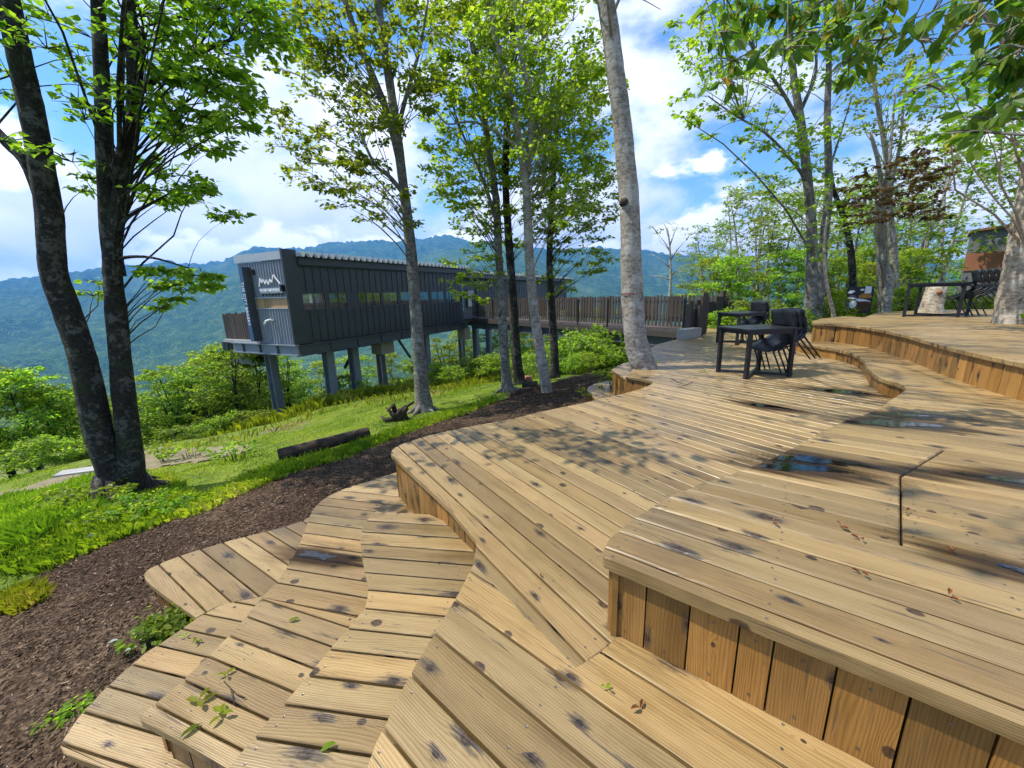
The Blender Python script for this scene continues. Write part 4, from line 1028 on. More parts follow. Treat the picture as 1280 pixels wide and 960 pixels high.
# ------------------------------------------------------------------ building at the far right
hb = FW(1199, 365, 20); hb.z = GZ(hb.x, hb.y)
hd = Vector((.68, -.733, 0)).normalized(); hn = Vector((.733, .68, 0)).normalized(); hr = Matrix((hd, hn, Zv)).transposed()
hut = empty('grey_building', hb, 'grey panelled building with a rust-brown band behind the pale tree', 'building')
def hbx(mb, a0, a1, b0, b1, z0, z1): mb.box(hb + hd*((a0+a1)/2) + hn*((b0+b1)/2) + Zv*((z0+z1)/2), (a1-a0, b1-b0, z1-z0), hr)
zt = FW(1203, 291, 20).z - hb.z; zm1 = FW(1201, 317, 20).z - hb.z; zm0 = FW(1198, 339, 20).z - hb.z
mb = MB(); hbx(mb, 0, 7, .06, 3, -.6, zt); mb.build('wall', M['grey_panel'], hut)
mb = MB(); hbx(mb, -.04, 7, -.02, .055, zm0, zm1); mb.build('brown_band', M['rust'], hut)
for i in range(9):
    for z0_, z1_ in ((zm1+.03, zt-.04), (.2, zm0-.03)):
        mb = MB(); hbx(mb, i*.72+.02, i*.72+.70, .02, .058, z0_, z1_); mb.build('panel', M['grey_panel'], hut)
mb = MB()
sl_ = .10
mb.add([hb+hd*-.1+hn*-.15+Zv*zt, hb+hd*7+hn*-.15+Zv*(zt+7*sl_), hb+hd*7+hn*3.2+Zv*(zt+7*sl_), hb+hd*-.1+hn*3.2+Zv*zt] + [hb+hd*-.1+hn*-.15+Zv*(zt+.1), hb+hd*7+hn*-.15+Zv*(zt+.1+7*sl_), hb+hd*7+hn*3.2+Zv*(zt+.1+7*sl_), hb+hd*-.1+hn*3.2+Zv*(zt+.1)], [(3,2,1,0),(4,5,6,7),(0,1,5,4),(1,2,6,5),(2,3,7,6),(3,0,4,7)])
mb.build('roof', M['rust'], hut)
mb = MB(); mb.add([hb+hn*.0+Zv*zt, hb+hd*6.9+hn*.0+Zv*zt, hb+hd*6.9+hn*.0+Zv*(zt+6.9*sl_), hb+hn*.05+Zv*zt, hb+hd*6.9+hn*.05+Zv*zt, hb+hd*6.9+hn*.05+Zv*(zt+6.9*sl_)], [(0,1,2),(3,5,4),(0,3,4,1),(1,4,5,2),(2,5,3,0)]); mb.build('gable', M['grey_panel'], hut)
mb = MB(); hbx(mb, -.7, -.11, .1, .9, zt-.35, zt-.27); mb.build('canopy', M['grey_panel'], hut)

# ------------------------------------------------------------------ tables and tipped chairs
def table(A, B, D, z, h, label):
    """A, B, D three leg feet (B the near corner); X-shaped foot bars"""
    A, B, D = (Vector((p[0], p[1], z)) for p in (A, B, D)); Cc = A + D - B; ctr = (A+D)/2
    t_ = empty('black_table', ctr, label, 'table', 'black square tables on the decks')
    up = Zv*h; ex = (D-B).normalized(); ey = (A-B).normalized(); m3 = Matrix((ex, ey, Zv)).transposed()
    mb = MB()
    over = .07; c = [p + (p-ctr).normalized()*over for p in (A, B, D, Cc)]
    mb.prism([(p.x, p.y) for p in (c[1], c[2], c[3], c[0])], z+h-.025, z+h); mb.build('tabletop', M['black'], t_)
    mb = MB()
    for a, b in ((A, B), (B, D), (D, Cc), (Cc, A)): mb.bar(a+up-Zv*.055, b+up-Zv*.055, .03, .058)
    mb.build('apron', M['black'], t_)
    for p in (A, B, Cc, D):
        mb = MB(); mb.bar(p, p+up-Zv*.026, .052, .052, up=ex)
        d_ = (ctr-p); d_.z = 0; d_.normalize(); sd_ = Vector((-d_.y, d_.x, 0))
        mb.add([p+up-Zv*.085+sd_*.02, p+up-Zv*.085-sd_*.02, p+up-Zv*.15+sd_*.02, p+up-Zv*.15-sd_*.02, p+up-Zv*.085+d_*.07+sd_*.02, p+up-Zv*.085+d_*.07-sd_*.02], [(0,4,5,1),(2,3,5,4),(0,2,4),(1,5,3),(0,1,3,2)])
        mb.build('leg', M['black'], t_)
    for a, b in ((A, D), (B, Cc)):
        mb = MB(); mb.bar(a+Zv*.028, b+Zv*(.028+(.004 if a is A else 0)), .045, .035); mb.build('foot_bar', M['black'], t_)
    return t_, ctr
def chair_mesh():
    """upright stacking chair: seat front edge towards -x, origin on the floor midway between the front feet"""
    def shell(prof, w0, w1, th, sag=.0):
        mb = MB(); n = len(prof); m_ = 9; vs = []
        for layer in (0, 1):
            for i, (x, zq) in enumerate(prof):
                w = w0 + (w1-w0)*i/(n-1)
                for j in range(m_):
                    y = -w/2 + w*j/(m_-1); c = (2*j/(m_-1)-1)
                    vs.append((x - (sag*c*c if zq > .55 else 0), y, zq + (.018*c*c if zq < .55 else 0) - layer*th*(1 if zq < .55 else 0)))
                    if layer and zq >= .55: vs[-1] = (vs[-1][0]+th, vs[-1][1], vs[-1][2])
        f = []; N = n*m_
        for i in range(n-1):
            for j in range(m_-1):
                a = i*m_+j; f.append((a, a+1, a+m_+1, a+m_)); b = a+N; f.append((b, b+m_, b+m_+1, b+1))
        for i in range(n-1):
            for j in (0, m_-1):
                a = i*m_+j; f.append((a, a+m_, a+m_+N, a+N) if j == 0 else (a, a+N, a+m_+N, a+m_))
        for j in range(m_-1):
            a = j; f.append((a, a+N, a+N+1, a+1)); a = (n-1)*m_+j; f.append((a, a+1, a+1+N, a+N))
        mb.add(vs, f, smooth=True); return mb
    seat = shell([(-.035,.435),(.0,.452),(.08,.455),(.20,.448),(.32,.440),(.40,.448),(.445,.475),(.465,.52)], .45, .43, .012)
    back = shell([(.472,.555),(.485,.60),(.505,.68),(.528,.76),(.548,.82)], .43, .44, .012, sag=.04)
    fr = MB()
    for s_ in (-.19, .19):
        fr.tube([(.02, s_, .425), (.20, s_, .42), (.40, s_, .425), (.462, s_, .50), (.50, s_, .62), (.52, s_, .70)], .011, 6)
    fr.tube([(.10, -.19, .42), (.10, .19, .42)], .010, 6)
    legs = []
    for s_ in (-1, 1):
        l = MB(); l.tube([(.03, .19*s_, .425), (.005, .22*s_, .0)], [.014, .010], 7); legs.append(l)
        l = MB(); l.tube([(.40, .19*s_, .425), (.50, .225*s_, .0)], [.014, .010], 7); legs.append(l)
    return seat, back, fr, legs
_se, _ba, _fr, _lg = chair_mesh()
chair0 = empty('stacking_chair', (0,0,0), 'x', 'chair', 'black chairs tipped against the tables')
loc_build(_se, 'seat', M['plastic'], chair0); loc_build(_ba, 'backrest', M['plastic'], chair0); loc_build(_fr, 'seat_frame', M['black'], chair0)
for l in _lg: loc_build(l, 'leg', M['black'], chair0)
_first = [True]
def chairs(foot, direction, z, tilt, k, labels, step=(.085, .05)):
    """k nested chairs tipped forward on their front feet; direction = the way they lean (level unit vector)"""
    d_ = Vector((direction[0], direction[1], 0)).normalized()
    m3 = Matrix((-d_, Vector((d_.y, -d_.x, 0)), Zv)).transposed()          # local x runs backwards
    for i in range(k):
        o = chair0 if _first[0] else copy_tree(chair0); _first[0] = False
        rot = m3.to_4x4() @ Matrix.Rotation(-tilt, 4, 'Y')
        p = Vector((foot[0], foot[1], z)) + m3 @ Vector((step[0]*i, 0, step[1]*i*0)) 
        # each nested chair sits a little behind and above the one in front along the seat's own slope
        q = m3 @ Vector((step[0]*i, 0, step[1]*i*.12))
        o.matrix_basis = Matrix.Translation(Vector((foot[0], foot[1], z+.004)) + q) @ rot
        o['label'] = labels[i]
tA, tB, tD = PL(897.5,465), PL(932,474), PL(985.6,470.5)
_, c1 = table(tA, tB, tD, 0, .735, 'nearest black table, with black chairs tipped against it')
lean = Vector((-.99, -.13, 0))
f1 = (tD + (tA+tD-tB))/2 + (tA-tD).normalized()*.16
chairs(PL(963, 466.5), lean, 0, R(28), 3, ['innermost black chair tipped against the nearest table', 'second black chair nested in the stack at the nearest table', 'outermost black chair of the stack at the nearest table'])
tA, tB, tD = PL(896,428.5), PL(921,431), PL(958,428.5)
tA = PL(896.5,428); tB = PL(920.5,431.5); tD = PL(952,428)
_, c2 = table(tA, tB, tD, 0, .735, 'black table in the middle distance in front of the dark timbers')
lean2 = Vector((-.97, -.2, 0))
chairs(PL(938, 427), lean2, 0, R(27), 2, ['inner black chair tipped against the middle-distance table', 'outer black chair tipped against the middle-distance table'])
tA, tB, tD = PL(1148,393.0,ZTOP), PL(1129.5,395.8,ZTOP), PL(1180,397,ZTOP)
tB = PL(1129.5, 396.0, ZTOP); tD = PL(1182, 396.4, ZTOP); e_ = (tD-tB); tD = tB + e_.normalized()*.85; tA = tB + Vector((-e_.y, e_.x, 0)).normalized()*.7
tA = PL(1149, 392.3, ZTOP); tA = tB + (tA-tB).normalized()*min((tA-tB).length, .95)
_, c3 = table(tA, tB, tD, ZTOP, .74, 'black table on the highest deck with a row of chairs tipped against it')
chairs(tD + (tD-tB).normalized()*.02 + (tA-tB)*.4, (tB-tD).normalized(), ZTOP, R(30), 4, ['first chair from the table in the stack on the highest deck', 'second chair from the table in the stack on the highest deck', 'third chair from the table in the stack on the highest deck', 'last chair, farthest from the table, in the stack on the highest deck'], step=(.095, .05))

# ------------------------------------------------------------------ menu board with food pictures
sb = PL(1071, 391, .45); sx = Vector((.82, -.57, 0)); sy = Vector((.57, .82, 0))
mbd = empty('menu_board', sb, 'dark poster board with food pictures and a white notice', 'sign', )
sW, sH = .62, .78
def sbx(mb, x0, x1, z0, z1, y0, y1): mb.box(sb + sx*((x0+x1)/2) + sy*((y0+y1)/2) + Zv*((z0+z1)/2), (x1-x0, y1-y0, z1-z0), Matrix((sx, sy, Zv)).transposed())
mb = MB(); sbx(mb, -sW/2, sW/2, 0, sH, 0, .03); mb.build('board', M['black'], mbd)
mb = MB(); sbx(mb, -sW/2+.03, -sW/2+.06, -.5, .1, .031, .06); sbx(mb, sW/2-.06, sW/2-.03, -.5, .1, .031, .06); mb.build('post', M['grey_wood'], mbd)
bunm = plain('bun_orange', (.50, .22, .05), .6, .3, .3, 20); brnm = plain('food_brown', (.10, .045, .025), .6, .3, .4, 20); mauve = plain('poster_mauve', (.16, .13, .18), .6, .3, .3, 9)
def blob(x, z, rx, rz, mat, name, y=-.003, half=False, a0=0):
    pts = []
    for k in range(14):
        a = 2*math.pi*k/14; zz = math.sin(a); zz = max(zz, -.25) if half else zz
        xx, zq = rx*math.cos(a), rz*zz; pts.append(sb + sx*(x + xx*math.cos(a0)-zq*math.sin(a0)) + Zv*(z + xx*math.sin(a0)+zq*math.cos(a0)) + sy*y)
    mb = MB(); mb.add(pts, [tuple(range(14))]); mb.build(name, mat, mbd)
blob(-.16, .30, .15, .24, mauve, 'picture', -.002); blob(.10, .22, .20, .18, brnm, 'picture', -.0025)
blob(.13, .47, .155, .12, bunm, 'burger_picture', -.004, True); blob(.10, .36, .19, .05, M['white'], 'picture', -.0045, False, -.25); blob(.12, .30, .17, .05, brnm, 'picture', -.005)
blob(-.21, .63, .09, .045, M['white'], 'picture', -.004, False, .3); blob(.04, .69, .05, .03, M['white'], 'picture', -.004); blob(-.19, .44, .12, .02, M['white'], 'picture', -.004)
blob(-.13, .26, .09, .12, M['white'], 'cup_picture', -.0055); blob(-.25, .06, .06, .05, M['white'], 'picture', -.004); blob(-.09, .05, .12, .06, bunm, 'picture', -.004)
mb = MB(); sbx(mb, .10, .25, .58, .79, -.008, -.0062); mb.build('notice', M['white'], mbd)

# ------------------------------------------------------------------ trees
def unit(a): return a/(np.linalg.norm(a, axis=1, keepdims=True)+1e-9)
def leaves(name, pos, axis, nor, length, wr, mat, parent, tint, shape=0):
    """one mesh of separate leaves, each folded along its midrib"""
    N = len(pos); axis = unit(axis); side = unit(np.cross(nor, axis)); nor = np.cross(axis, side)
    L = length[:,None]; W_ = L*wr
    if shape == 0:   # plain oval leaf
        tpl = [(0,0,0), (.38,.5,.12), (.75,.36,.06), (1,0,-.05), (.75,-.36,.06), (.38,-.5,.12)]
        fs = [(0,3,2,1), (0,5,4,3)]
    else:            # lobed leaf (maple, oak): two blades with a notch
        tpl = [(0,0,0), (.18,.52,.10), (.55,.34,.05), (1,0,-.08), (.55,-.34,.05), (.18,-.52,.10)]
        fs = [(0,3,2,1), (0,5,4,3)]
    V = np.stack([pos + axis*(L*a) + side*(W_*b) + nor*(L*c*.6) for a, b, c in tpl], 1).reshape(-1, 3)
    base = (np.arange(N)*6)[:,None]; Fq = np.concatenate([base + np.array(f)[None,:] for f in fs], 1).reshape(-1, 4)
    return np_mesh(name, V, Fq, mat, parent, np.repeat(tint, 2))
class Tree:
    def __init__(s, name, label, base, group=None, cat='tree', seed=0):
        s.base = Vector(base); s.root = empty(name, s.base, label, cat, group); s.st = []; s.tk = MB(); s.tw = MB()
        s.L = []; s.rng = np.random.default_rng(seed+11); s.rd = random.Random(seed+5)
    def stem(s, pts, r0, r1, n=12, flare=0, wob=.10, sub=4):
        pts = [Vector(p) for p in pts]
        fine = []; k = len(pts)
        for i in range(k-1):
            p0, p1, p2, p3 = pts[max(i-1,0)], pts[i], pts[i+1], pts[min(i+2,k-1)]
            for j in range(sub):
                t_ = j/sub; fine.append(.5*((2*p1)+(-p0+p2)*t_+(2*p0-5*p1+4*p2-p3)*t_**2+(-p0+3*p1-3*p2+p3)*t_**3))
        fine.append(pts[-1]); m = len(fine); acc = [0]
        for i in range(1, m): acc.append(acc[-1]+(fine[i]-fine[i-1]).length)
        rad = [r0+(r1-r0)*(a/acc[-1])**.85 for a in acc]
        if flare:
            rad = [r*(1+flare*math.exp(-a/(r0*2.2))) for r, a in zip(rad, acc)]
        s.tk.tube(fine, rad, n, wob=wob); s.st.append((fine, rad)); return fine
    def roots(s, c, r, k, L):
        for i in range(k):
            a = 2*math.pi*i/k + s.rd.uniform(-.35, .35); d = Vector((math.cos(a), math.sin(a), 0)); l = L*s.rd.uniform(.7, 1.25)
            p = [c + d*r*.55 + Vector((0,0,r*1.5)), c + d*r*1.0 + Vector((0,0,r*.55))]
            for f in (.5, 1.0):
                q = c + d*(r + l*f) + Vector((-d.y, d.x, 0))*s.rd.uniform(-.15,.15)*l*f; q.z = GZ(q.x, q.y) + (.03 if f < 1 else -.07); p.append(q)
            s.tk.tube(p, [r*.42, r*.36, r*.22, r*.08], 10, wob=.2)
    def clump(s, c, Rr, n, leaf, flat=.55, twigs=7, stem=None, droop=.15, link_=True):
        """a spray of leaves round c, held by a branch from the nearest lower stretch of stem"""
        c = Vector(c); best = None
        if link_:
            for si, (f, r) in enumerate(s.st):
                for i in range(len(f)):
                    h = math.hypot(f[i].x-c.x, f[i].y-c.y); dz = c.z - f[i].z
                    want = .25 + .55*h; cost = h + abs(dz-want)*1.3
                    if r[i] > .16: cost += .25
                    if r[i] < .024: cost += 3*max(0, (f[i]-c).length-.55)
                    if best is None or cost < best[0]: best = (cost, f[i], r[i])
            p0, r0 = best[1], min(best[2]*.5, .005+.0048*(best[1]-c).length)
            d_ = c-p0; mid = p0 + d_*.5 + Vector((s.rd.uniform(-.12,.12), s.rd.uniform(-.12,.12), s.rd.uniform(-.02,.16)))*d_.length
            q1 = p0.lerp(mid, .5) + Vector((0,0,.03*d_.length)); q3 = mid.lerp(c, .5) + Vector((0,0,.02*d_.length))
            s.tw.tube([p0, q1, mid, q3, c], [r0, r0*.8, r0*.6, r0*.42, r0*.25], 5, cap=False)
            out = d_.normalized()
        else: out = Vector((0,0,1))
        ends = []
        for k in range(twigs):
            a = s.rd.uniform(0, 2*math.pi); el = s.rd.uniform(-.5, .7)
            e = Vector((math.cos(a), math.sin(a), math.sin(el)*flat))*Rr*s.rd.uniform(.55, 1.05) + out*Rr*.25
            s.tw.tube([c, c+e*.5+Vector((0,0,.05*Rr)), c+e], [.006, .0045, .002], 3, cap=False); ends.append(e)
        E = np.array([tuple(e) for e in ends]); g = s.rng
        k = g.integers(0, twigs, n); t_ = np.sqrt(g.uniform(.04, 1, n))
        P = np.array(c)[None,:] + E[k]*t_[:,None] + g.normal(0, 1, (n,3))*np.array([.13, .13, .13*flat+.02])*Rr
        ax = E[k]/Rr + g.normal(0, .7, (n,3)); ax[:,2] = ax[:,2]*.5 - droop - g.uniform(0, .35, n)
        nr_ = g.normal(0, .55, (n,3)) + np.array([0,0,1.0])
        ln_ = leaf*g.uniform(.65, 1.25, n)
        s.L.append((P, ax, nr_, ln_, np.clip(g.normal(.5, .22, n) + .12*(P[:,2]-c.z)/Rr, 0, 1)))
    def done(s, bark_, leaf_, wr=.55, shape=0):
        inv = Vector(s.base)
        s.tk.build('trunk', M[bark_], s.root)
        if s.tw.v: s.tw.build('branches', M[bark_], s.root)
        if s.L:
            P, A_, N_, L_, T_ = (np.concatenate([l[i] for l in s.L]) for i in range(5))
            leaves('crown', P - np.array(inv)[None,:], A_, N_, L_, wr, M[leaf_], s.root, T_, shape)
        return s.root
def px_poly_pts(poly, n, r_, dmin=14):
    xs = [p[0] for p in poly]; ys = [p[1] for p in poly]; out = []; tries = 0
    while len(out) < n and tries < n*80:
        tries += 1; x, y = r_.uniform(min(xs), max(xs)), r_.uniform(min(ys), max(ys))
        if not inside(np.array([x]), np.array([y]), poly)[0]: continue
        if any((x-a)**2+(y-b)**2 < dmin*dmin for a, b in out) and tries < n*60: continue
        out.append((x, y))
    return out
def FWl(pts, Y, dy=0):
    return [FW(a, b, Y + dy*i) for i, (a, b) in enumerate(pts)]
def crown(t_, poly, n, Rr, per, leaf, Y, depth, flat=.55, dmin=14, twigs=7):
    for a, b in px_poly_pts(poly, n, t_.rd, dmin):
        t_.clump(FW(a, b, Y + t_.rd.uniform(-depth, depth)), Rr*t_.rd.uniform(.7, 1.25), int(per*t_.rd.uniform(.6, 1.3)), leaf, flat, twigs)

# -- big twin-trunk tree at the left
b1 = GP(158, 624); Y1 = b1.y
t1 = Tree('twin_trunk_tree', 'big dark twin-trunk tree at the left, standing between lawn and mulch path', b1, seed=1)
t1.stem([FW(152,645,Y1-.02)] + FWl([(143,600),(124,540),(101,440),(78,372),(66,335),(61,260),(40,140),(12,10),(-12,-120),(-30,-240)], Y1, -.02), .165, .07, 28, flare=.35, sub=10)
t1.roots(GP(158, 622)+Vector((0,0,-.02)), .26, 8, .42)
t1.stem(FWl([(70,300),(38,212),(10,180),(-30,140),(-90,90)], Y1-.05), .075, .035, 10)
t1.stem([FW(172,640,Y1+.05)] + FWl([(166,600),(160,545),(150,440),(142,350),(139,300),(136,262)], Y1+.08, .01), .150, .078, 28, flare=.35, sub=10)
t1.stem(FWl([(146,345),(137,290),(131,200),(127,100),(122,0),(114,-120),(110,-240)], Y1+.13), .098, .04, 12)
t1.stem(FWl([(141,345),(143,290),(157,205),(167,140),(166,60),(158,-40),(156,-180)], Y1+.13), .095, .04, 12)
t1.stem(FWl([(166,120),(200,95),(245,68),(300,45)], Y1+.2, .05), .045, .015, 7)
t1.stem(FWl([(140,225),(160,160),(172,118),(178,40)], Y1+.05), .05, .03, 7)
t1.stem(FWl([(150,290),(156,275),(175,262),(215,240)], Y1+.1), .03, .01, 6)
t1.stem(FWl([(146,330),(156,322),(190,322),(235,335)], Y1), .022, .008, 6)
T1L = dict(leaf=.085, Y=Y1+.3, depth=.9, flat=.34)
crown(t1, [(165,-30),(330,-30),(345,50),(300,85),(215,110),(170,80)], 34, .36, 92, twigs=8, dmin=10, **T1L)
crown(t1, [(170,95),(300,85),(318,130),(280,195),(225,190),(180,165)], 24, .32, 90, twigs=8, dmin=12, **T1L)
crown(t1, [(70,150),(125,120),(128,240),(90,240)], 6, .26, 38, dmin=16, **T1L)
crown(t1, [(50,20),(120,-10),(125,110),(70,120)], 6, .28, 40, dmin=16, **T1L)
crown(t1, [(-20,-20),(25,-20),(30,60),(15,180),(-20,180)], 7, .28, 36, dmin=16, **T1L)
crown(t1, [(155,200),(255,215),(300,290),(250,268),(190,262)], 11, .27, 80, dmin=13, **T1L)
crown(t1, [(185,325),(262,332),(272,352),(205,392),(188,370)], 11, .22, 75, dmin=12, **{**T1L, 'depth': .25})
crown(t1, [(110,345),(140,345),(135,375),(112,372)], 2, .2, 30, dmin=10, **{**T1L, 'depth': .25})
for _ in range(38):      # the crown goes on above the picture
    t1.clump(FW(t1.rd.uniform(-160, 330), t1.rd.uniform(-330, -40), Y1+t1.rd.uniform(-1.6, 1.6)), .5, 62, .11, .4)
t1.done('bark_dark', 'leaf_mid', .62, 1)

# -- slim tree on the lawn in front of the cafe
b2 = GP(530, 515); Y2 = b2.y
t2 = Tree('slim_tree', 'slim leaning tree on the lawn in front of the cafe windows', b2, seed=2)
t2.stem([FW(532,520,Y2)] + FWl([(528,490),(522,420),(516,340),(509,270),(502,215),(494,150),(482,70),(470,-20),(462,-120)], Y2), .155, .05, 22, flare=.6, sub=7)
t2.roots(b2, .17, 6, .3)
t2.stem(FWl([(501,205),(487,150),(470,105),(448,50),(425,-20),(410,-90)], Y2+.1), .085, .035, 9)
t2.stem(FWl([(506,245),(488,222),(468,205),(450,165)], Y2-.2), .05, .02, 7); t2.stem(FWl([(468,206),(440,203),(400,205),(372,200)], Y2-.3), .025, .01, 6)
t2.stem(FWl([(496,165),(508,120),(525,60),(535,0)], Y2+.1), .05, .02, 7)
C2 = dict(leaf=.095, Y=Y2, depth=1.2, flat=.5)
crown(t2, [(360,-10),(560,-10),(555,110),(520,160),(440,160),(375,120)], 50, .42, 100, dmin=12, **C2)
crown(t2, [(345,130),(470,150),(495,200),(450,225),(380,222),(345,190)], 22, .36, 80, dmin=13, **C2)
crown(t2, [(385,225),(500,230),(520,280),(480,292),(440,262),(400,240)], 14, .32, 62, dmin=13, **C2)
for _ in range(12): t2.clump(FW(t2.rd.uniform(370, 560), t2.rd.uniform(-160, -15), Y2+t2.rd.uniform(-1.4, 1.4)), .5, 55, .105, .5)
t2.done('bark_grey', 'leaf_mid', .58)

# -- the leafy group left of the bridge
b3 = GP(634, 489); Y3 = b3.y
t3 = Tree('grove_tree', 'leftmost trunk of the dense grove, mossy and closest to the lawn', b3, 'grove trees by the footbridge', seed=3)
t3.stem([FW(635,492,Y3)] + FWl([(631,450),(627,380),(623,310),(620,250),(610,180),(600,110),(588,40),(580,-30)], Y3), .125, .045, 22, flare=.4, sub=7)
t3.roots(b3, .14, 5, .25)
t3.stem(FWl([(622,280),(600,215),(575,160),(560,110)], Y3-.1), .05, .015, 7)
C3 = dict(leaf=.10, Y=Y3-.2, depth=1.3, flat=.55)
crown(t3, [(530,-10),(625,-10),(630,120),(618,200),(545,190),(528,100)], 52, .42, 98, dmin=11, **C3)
crown(t3, [(545,195),(622,190),(622,300),(575,290),(545,250)], 26, .36, 92, dmin=14, **C3)
crown(t3, [(560,330),(585,322),(622,335),(620,372),(600,392),(572,368)], 12, .25, 45, dmin=9, **{**C3, 'depth': .35})
crown(t3, [(590,300),(618,300),(618,335),(592,330)], 5, .25, 45, dmin=9, **{**C3, 'depth': .35})
t3.done('bark_grey', 'leaf_bright', .58)
b4 = GP(646, 481); Y4 = b4.y
t4 = Tree('grove_tree', 'dark straight trunk right beside the mossy leftmost trunk of the grove', b4, 'grove trees by the footbridge', seed=4)
t4.stem([FW(650,484,Y4)] + FWl([(645,440),(641,370),(636,300),(632,230),(634,150),(640,60),(645,-30)], Y4), .14, .05, 22, flare=.4, sub=7)
crown(t4, [(600,-10),(690,-10),(690,140),(660,240),(610,230),(600,100)], 48, .45, 92, .105, Y4, 1.2, .55, 11)
crown(t4, [(590,150),(690,150),(690,320),(600,310)], 28, .38, 92, .105, Y4, 1.1, .55, 11)
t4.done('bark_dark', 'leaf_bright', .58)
b5 = FW(689, 520, 8.5); b5.z = GZ(b5.x, b5.y); Y5 = b5.y
t5 = Tree('grove_tree', 'pale spotted leaning trunk of the grove, rising just behind the deck edge', b5, 'grove trees by the footbridge', seed=5)
t5.stem([b5] + FWl([(687,505),(677,450),(668,390),(661,310),(658,240),(648,170),(630,90),(612,10),(600,-70)], Y5), .13, .045, 22, flare=.2, sub=7)
t5.stem(FWl([(659,215),(664,150),(652,70),(640,-20)], Y5+.05), .075, .03, 8); t5.stem(FWl([(650,185),(620,165),(590,152),(560,155),(545,140)], Y5-.2), .035, .012, 6)
C5 = dict(leaf=.092, Y=Y5+.1, depth=1.2, flat=.55)
crown(t5, [(590,-10),(720,-10),(738,80),(730,180),(690,230),(670,170),(600,120)], 52, .4, 92, dmin=11, **C5)
crown(t5, [(650,100),(748,50),(765,200),(705,300),(660,230)], 32, .4, 95, dmin=11, **C5)
for _ in range(9): t5.clump(FW(t5.rd.uniform(540, 740), t5.rd.uniform(-170, -15), Y5+t5.rd.uniform(-1.5, 1.5)), .5, 60, .105, .55)
t5.done('bark_pale', 'leaf_bright', .58)
b6 = GP(694, 473); Y6 = b6.y
t6 = Tree('grove_tree', 'thin rightmost tree of the grove, leafy right down to the bridge railing', b6, 'grove trees by the footbridge', seed=6)
t6.stem([b6] + FWl([(693,440),(690,390),(687,340),(688,290),(692,220),(697,150),(700,80)], Y6), .125, .04, 10, flare=.3)
C6 = dict(leaf=.10, Y=Y6, depth=1.1, flat=.5)
crown(t6, [(665,130),(750,80),(765,170),(768,250),(740,300),(670,290),(660,200)], 64, .45, 110, dmin=10, **C6)
crown(t6, [(690,285),(750,292),(768,325),(735,345),(700,330)], 16, .34, 70, dmin=11, **{**C6, 'depth': .6})
crown(t6, [(652,345),(690,335),(718,352),(705,372),(665,372)], 8, .26, 36, dmin=10, **{**C6, 'depth': .5})
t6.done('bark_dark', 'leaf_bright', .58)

# -- the big pale trunk growing through the deck
b7 = PL(799, 462, -.4); b7 = PL(803, 460); b7.z = -.7; Y7 = b7.y
t7 = Tree('pale_trunk_tree', 'tall bare pale trunk growing up through the edge of the main deck', b7, seed=7)
t7.stem([Vector((b7.x, b7.y, -.7)), FW(806,463,Y7)] + FWl([(801,448),(794,420),(791,380),(789,330),(787,260),(780,180),(770,90),(757,0),(745,-90),(735,-170)], Y7), .205, .10, 26, flare=.42, wob=.08, sub=9)
t7.stem(FWl([(757,15),(748,0),(735,-10),(720,-40)], Y7), .05, .02, 7); t7.stem(FWl([(757,-10),(775,-8),(800,-2),(826,12)], Y7-.2), .012, .004, 5)
for _ in range(24): t7.clump(Vector((2.2, 6.4, 0)) + Vector((t7.rd.uniform(-4.6, 2.8), t7.rd.uniform(-3.6, 2.0), t7.rd.uniform(7.0, 10))), .6, 30, .10, .5)  # unseen sprays above the view, added to dapple the main deck with shade
r7 = t7.done('bark_pale', 'leaf_bright', .58)
mb = MB(); kp = FW(781, 252, Y7-.13); mb.tube([kp+Vector((0,.08,0)), kp, kp+Vector((-.01,-.05,.01))], [.07, .06, .04], 9); mb.build('branch_stub', M['log'], r7)
mb = MB(); kp = FW(789.5, 367, Y7); mb.tube([kp-Vector((0,0,.010)), kp+Vector((0,0,.010))], [.176, .175], 18, cap=False); mb.build('red_band', M['red'], r7)

# -- right-hand trees behind the decks
def base_at(px, py, Y): p = FW(px, py, Y); return Vector((p.x, p.y, GZ(p.x, p.y)-.1))
Y8 = 12.2
b8 = base_at(1013, 404, Y8)
t8 = Tree('woodland_tree', 'grey twin-stemmed tree just behind the left end of the highest deck', b8, seed=8)
t8.stem([b8] + FWl([(1013,370),(1015,300),(1010,230),(1002,160),(990,80),(985,0),(980,-80)], Y8), .17, .06, 12, flare=.2)
b8b = base_at(1024, 403, Y8+.3)
t8.stem([b8b] + FWl([(1024,370),(1030,300),(1036,230),(1034,150),(1036,70),(1030,-20)], Y8+.3), .155, .05, 12, flare=.2)
t8.stem(FWl([(1008,225),(985,195),(955,165),(920,145),(885,120)], Y8-.3), .05, .015, 7); t8.stem(FWl([(1003,160),(975,110),(945,70),(925,20)], Y8), .06, .02, 7)
t8.stem(FWl([(1000,140),(1020,90),(1015,40)], Y8), .06, .02, 7); t8.stem(FWl([(1034,220),(1050,170),(1065,120)], Y8), .04, .015, 6)
C8 = dict(leaf=.13, Y=Y8, depth=1.8, flat=.45)
crown(t8, [(850,30),(930,-10),(1060,-10),(1085,60),(1075,130),(1000,110),(900,105),(850,80)], 52, .5, 55, dmin=13, **C8)
crown(t8, [(838,105),(900,110),(990,150),(1060,150),(1050,230),(975,215),(900,180),(845,165)], 28, .44, 50, dmin=14, **C8)
crown(t8, [(930,215),(1000,225),(1075,230),(1060,270),(960,262)], 12, .4, 34, dmin=14, **C8)
for _ in range(26): t8.clump(FW(t8.rd.uniform(860, 1110), t8.rd.uniform(-140, -15), Y8+t8.rd.uniform(-2, 2)), .6, 45, .13, .5)
t8.done('bark_grey', 'leaf_bright', .58)
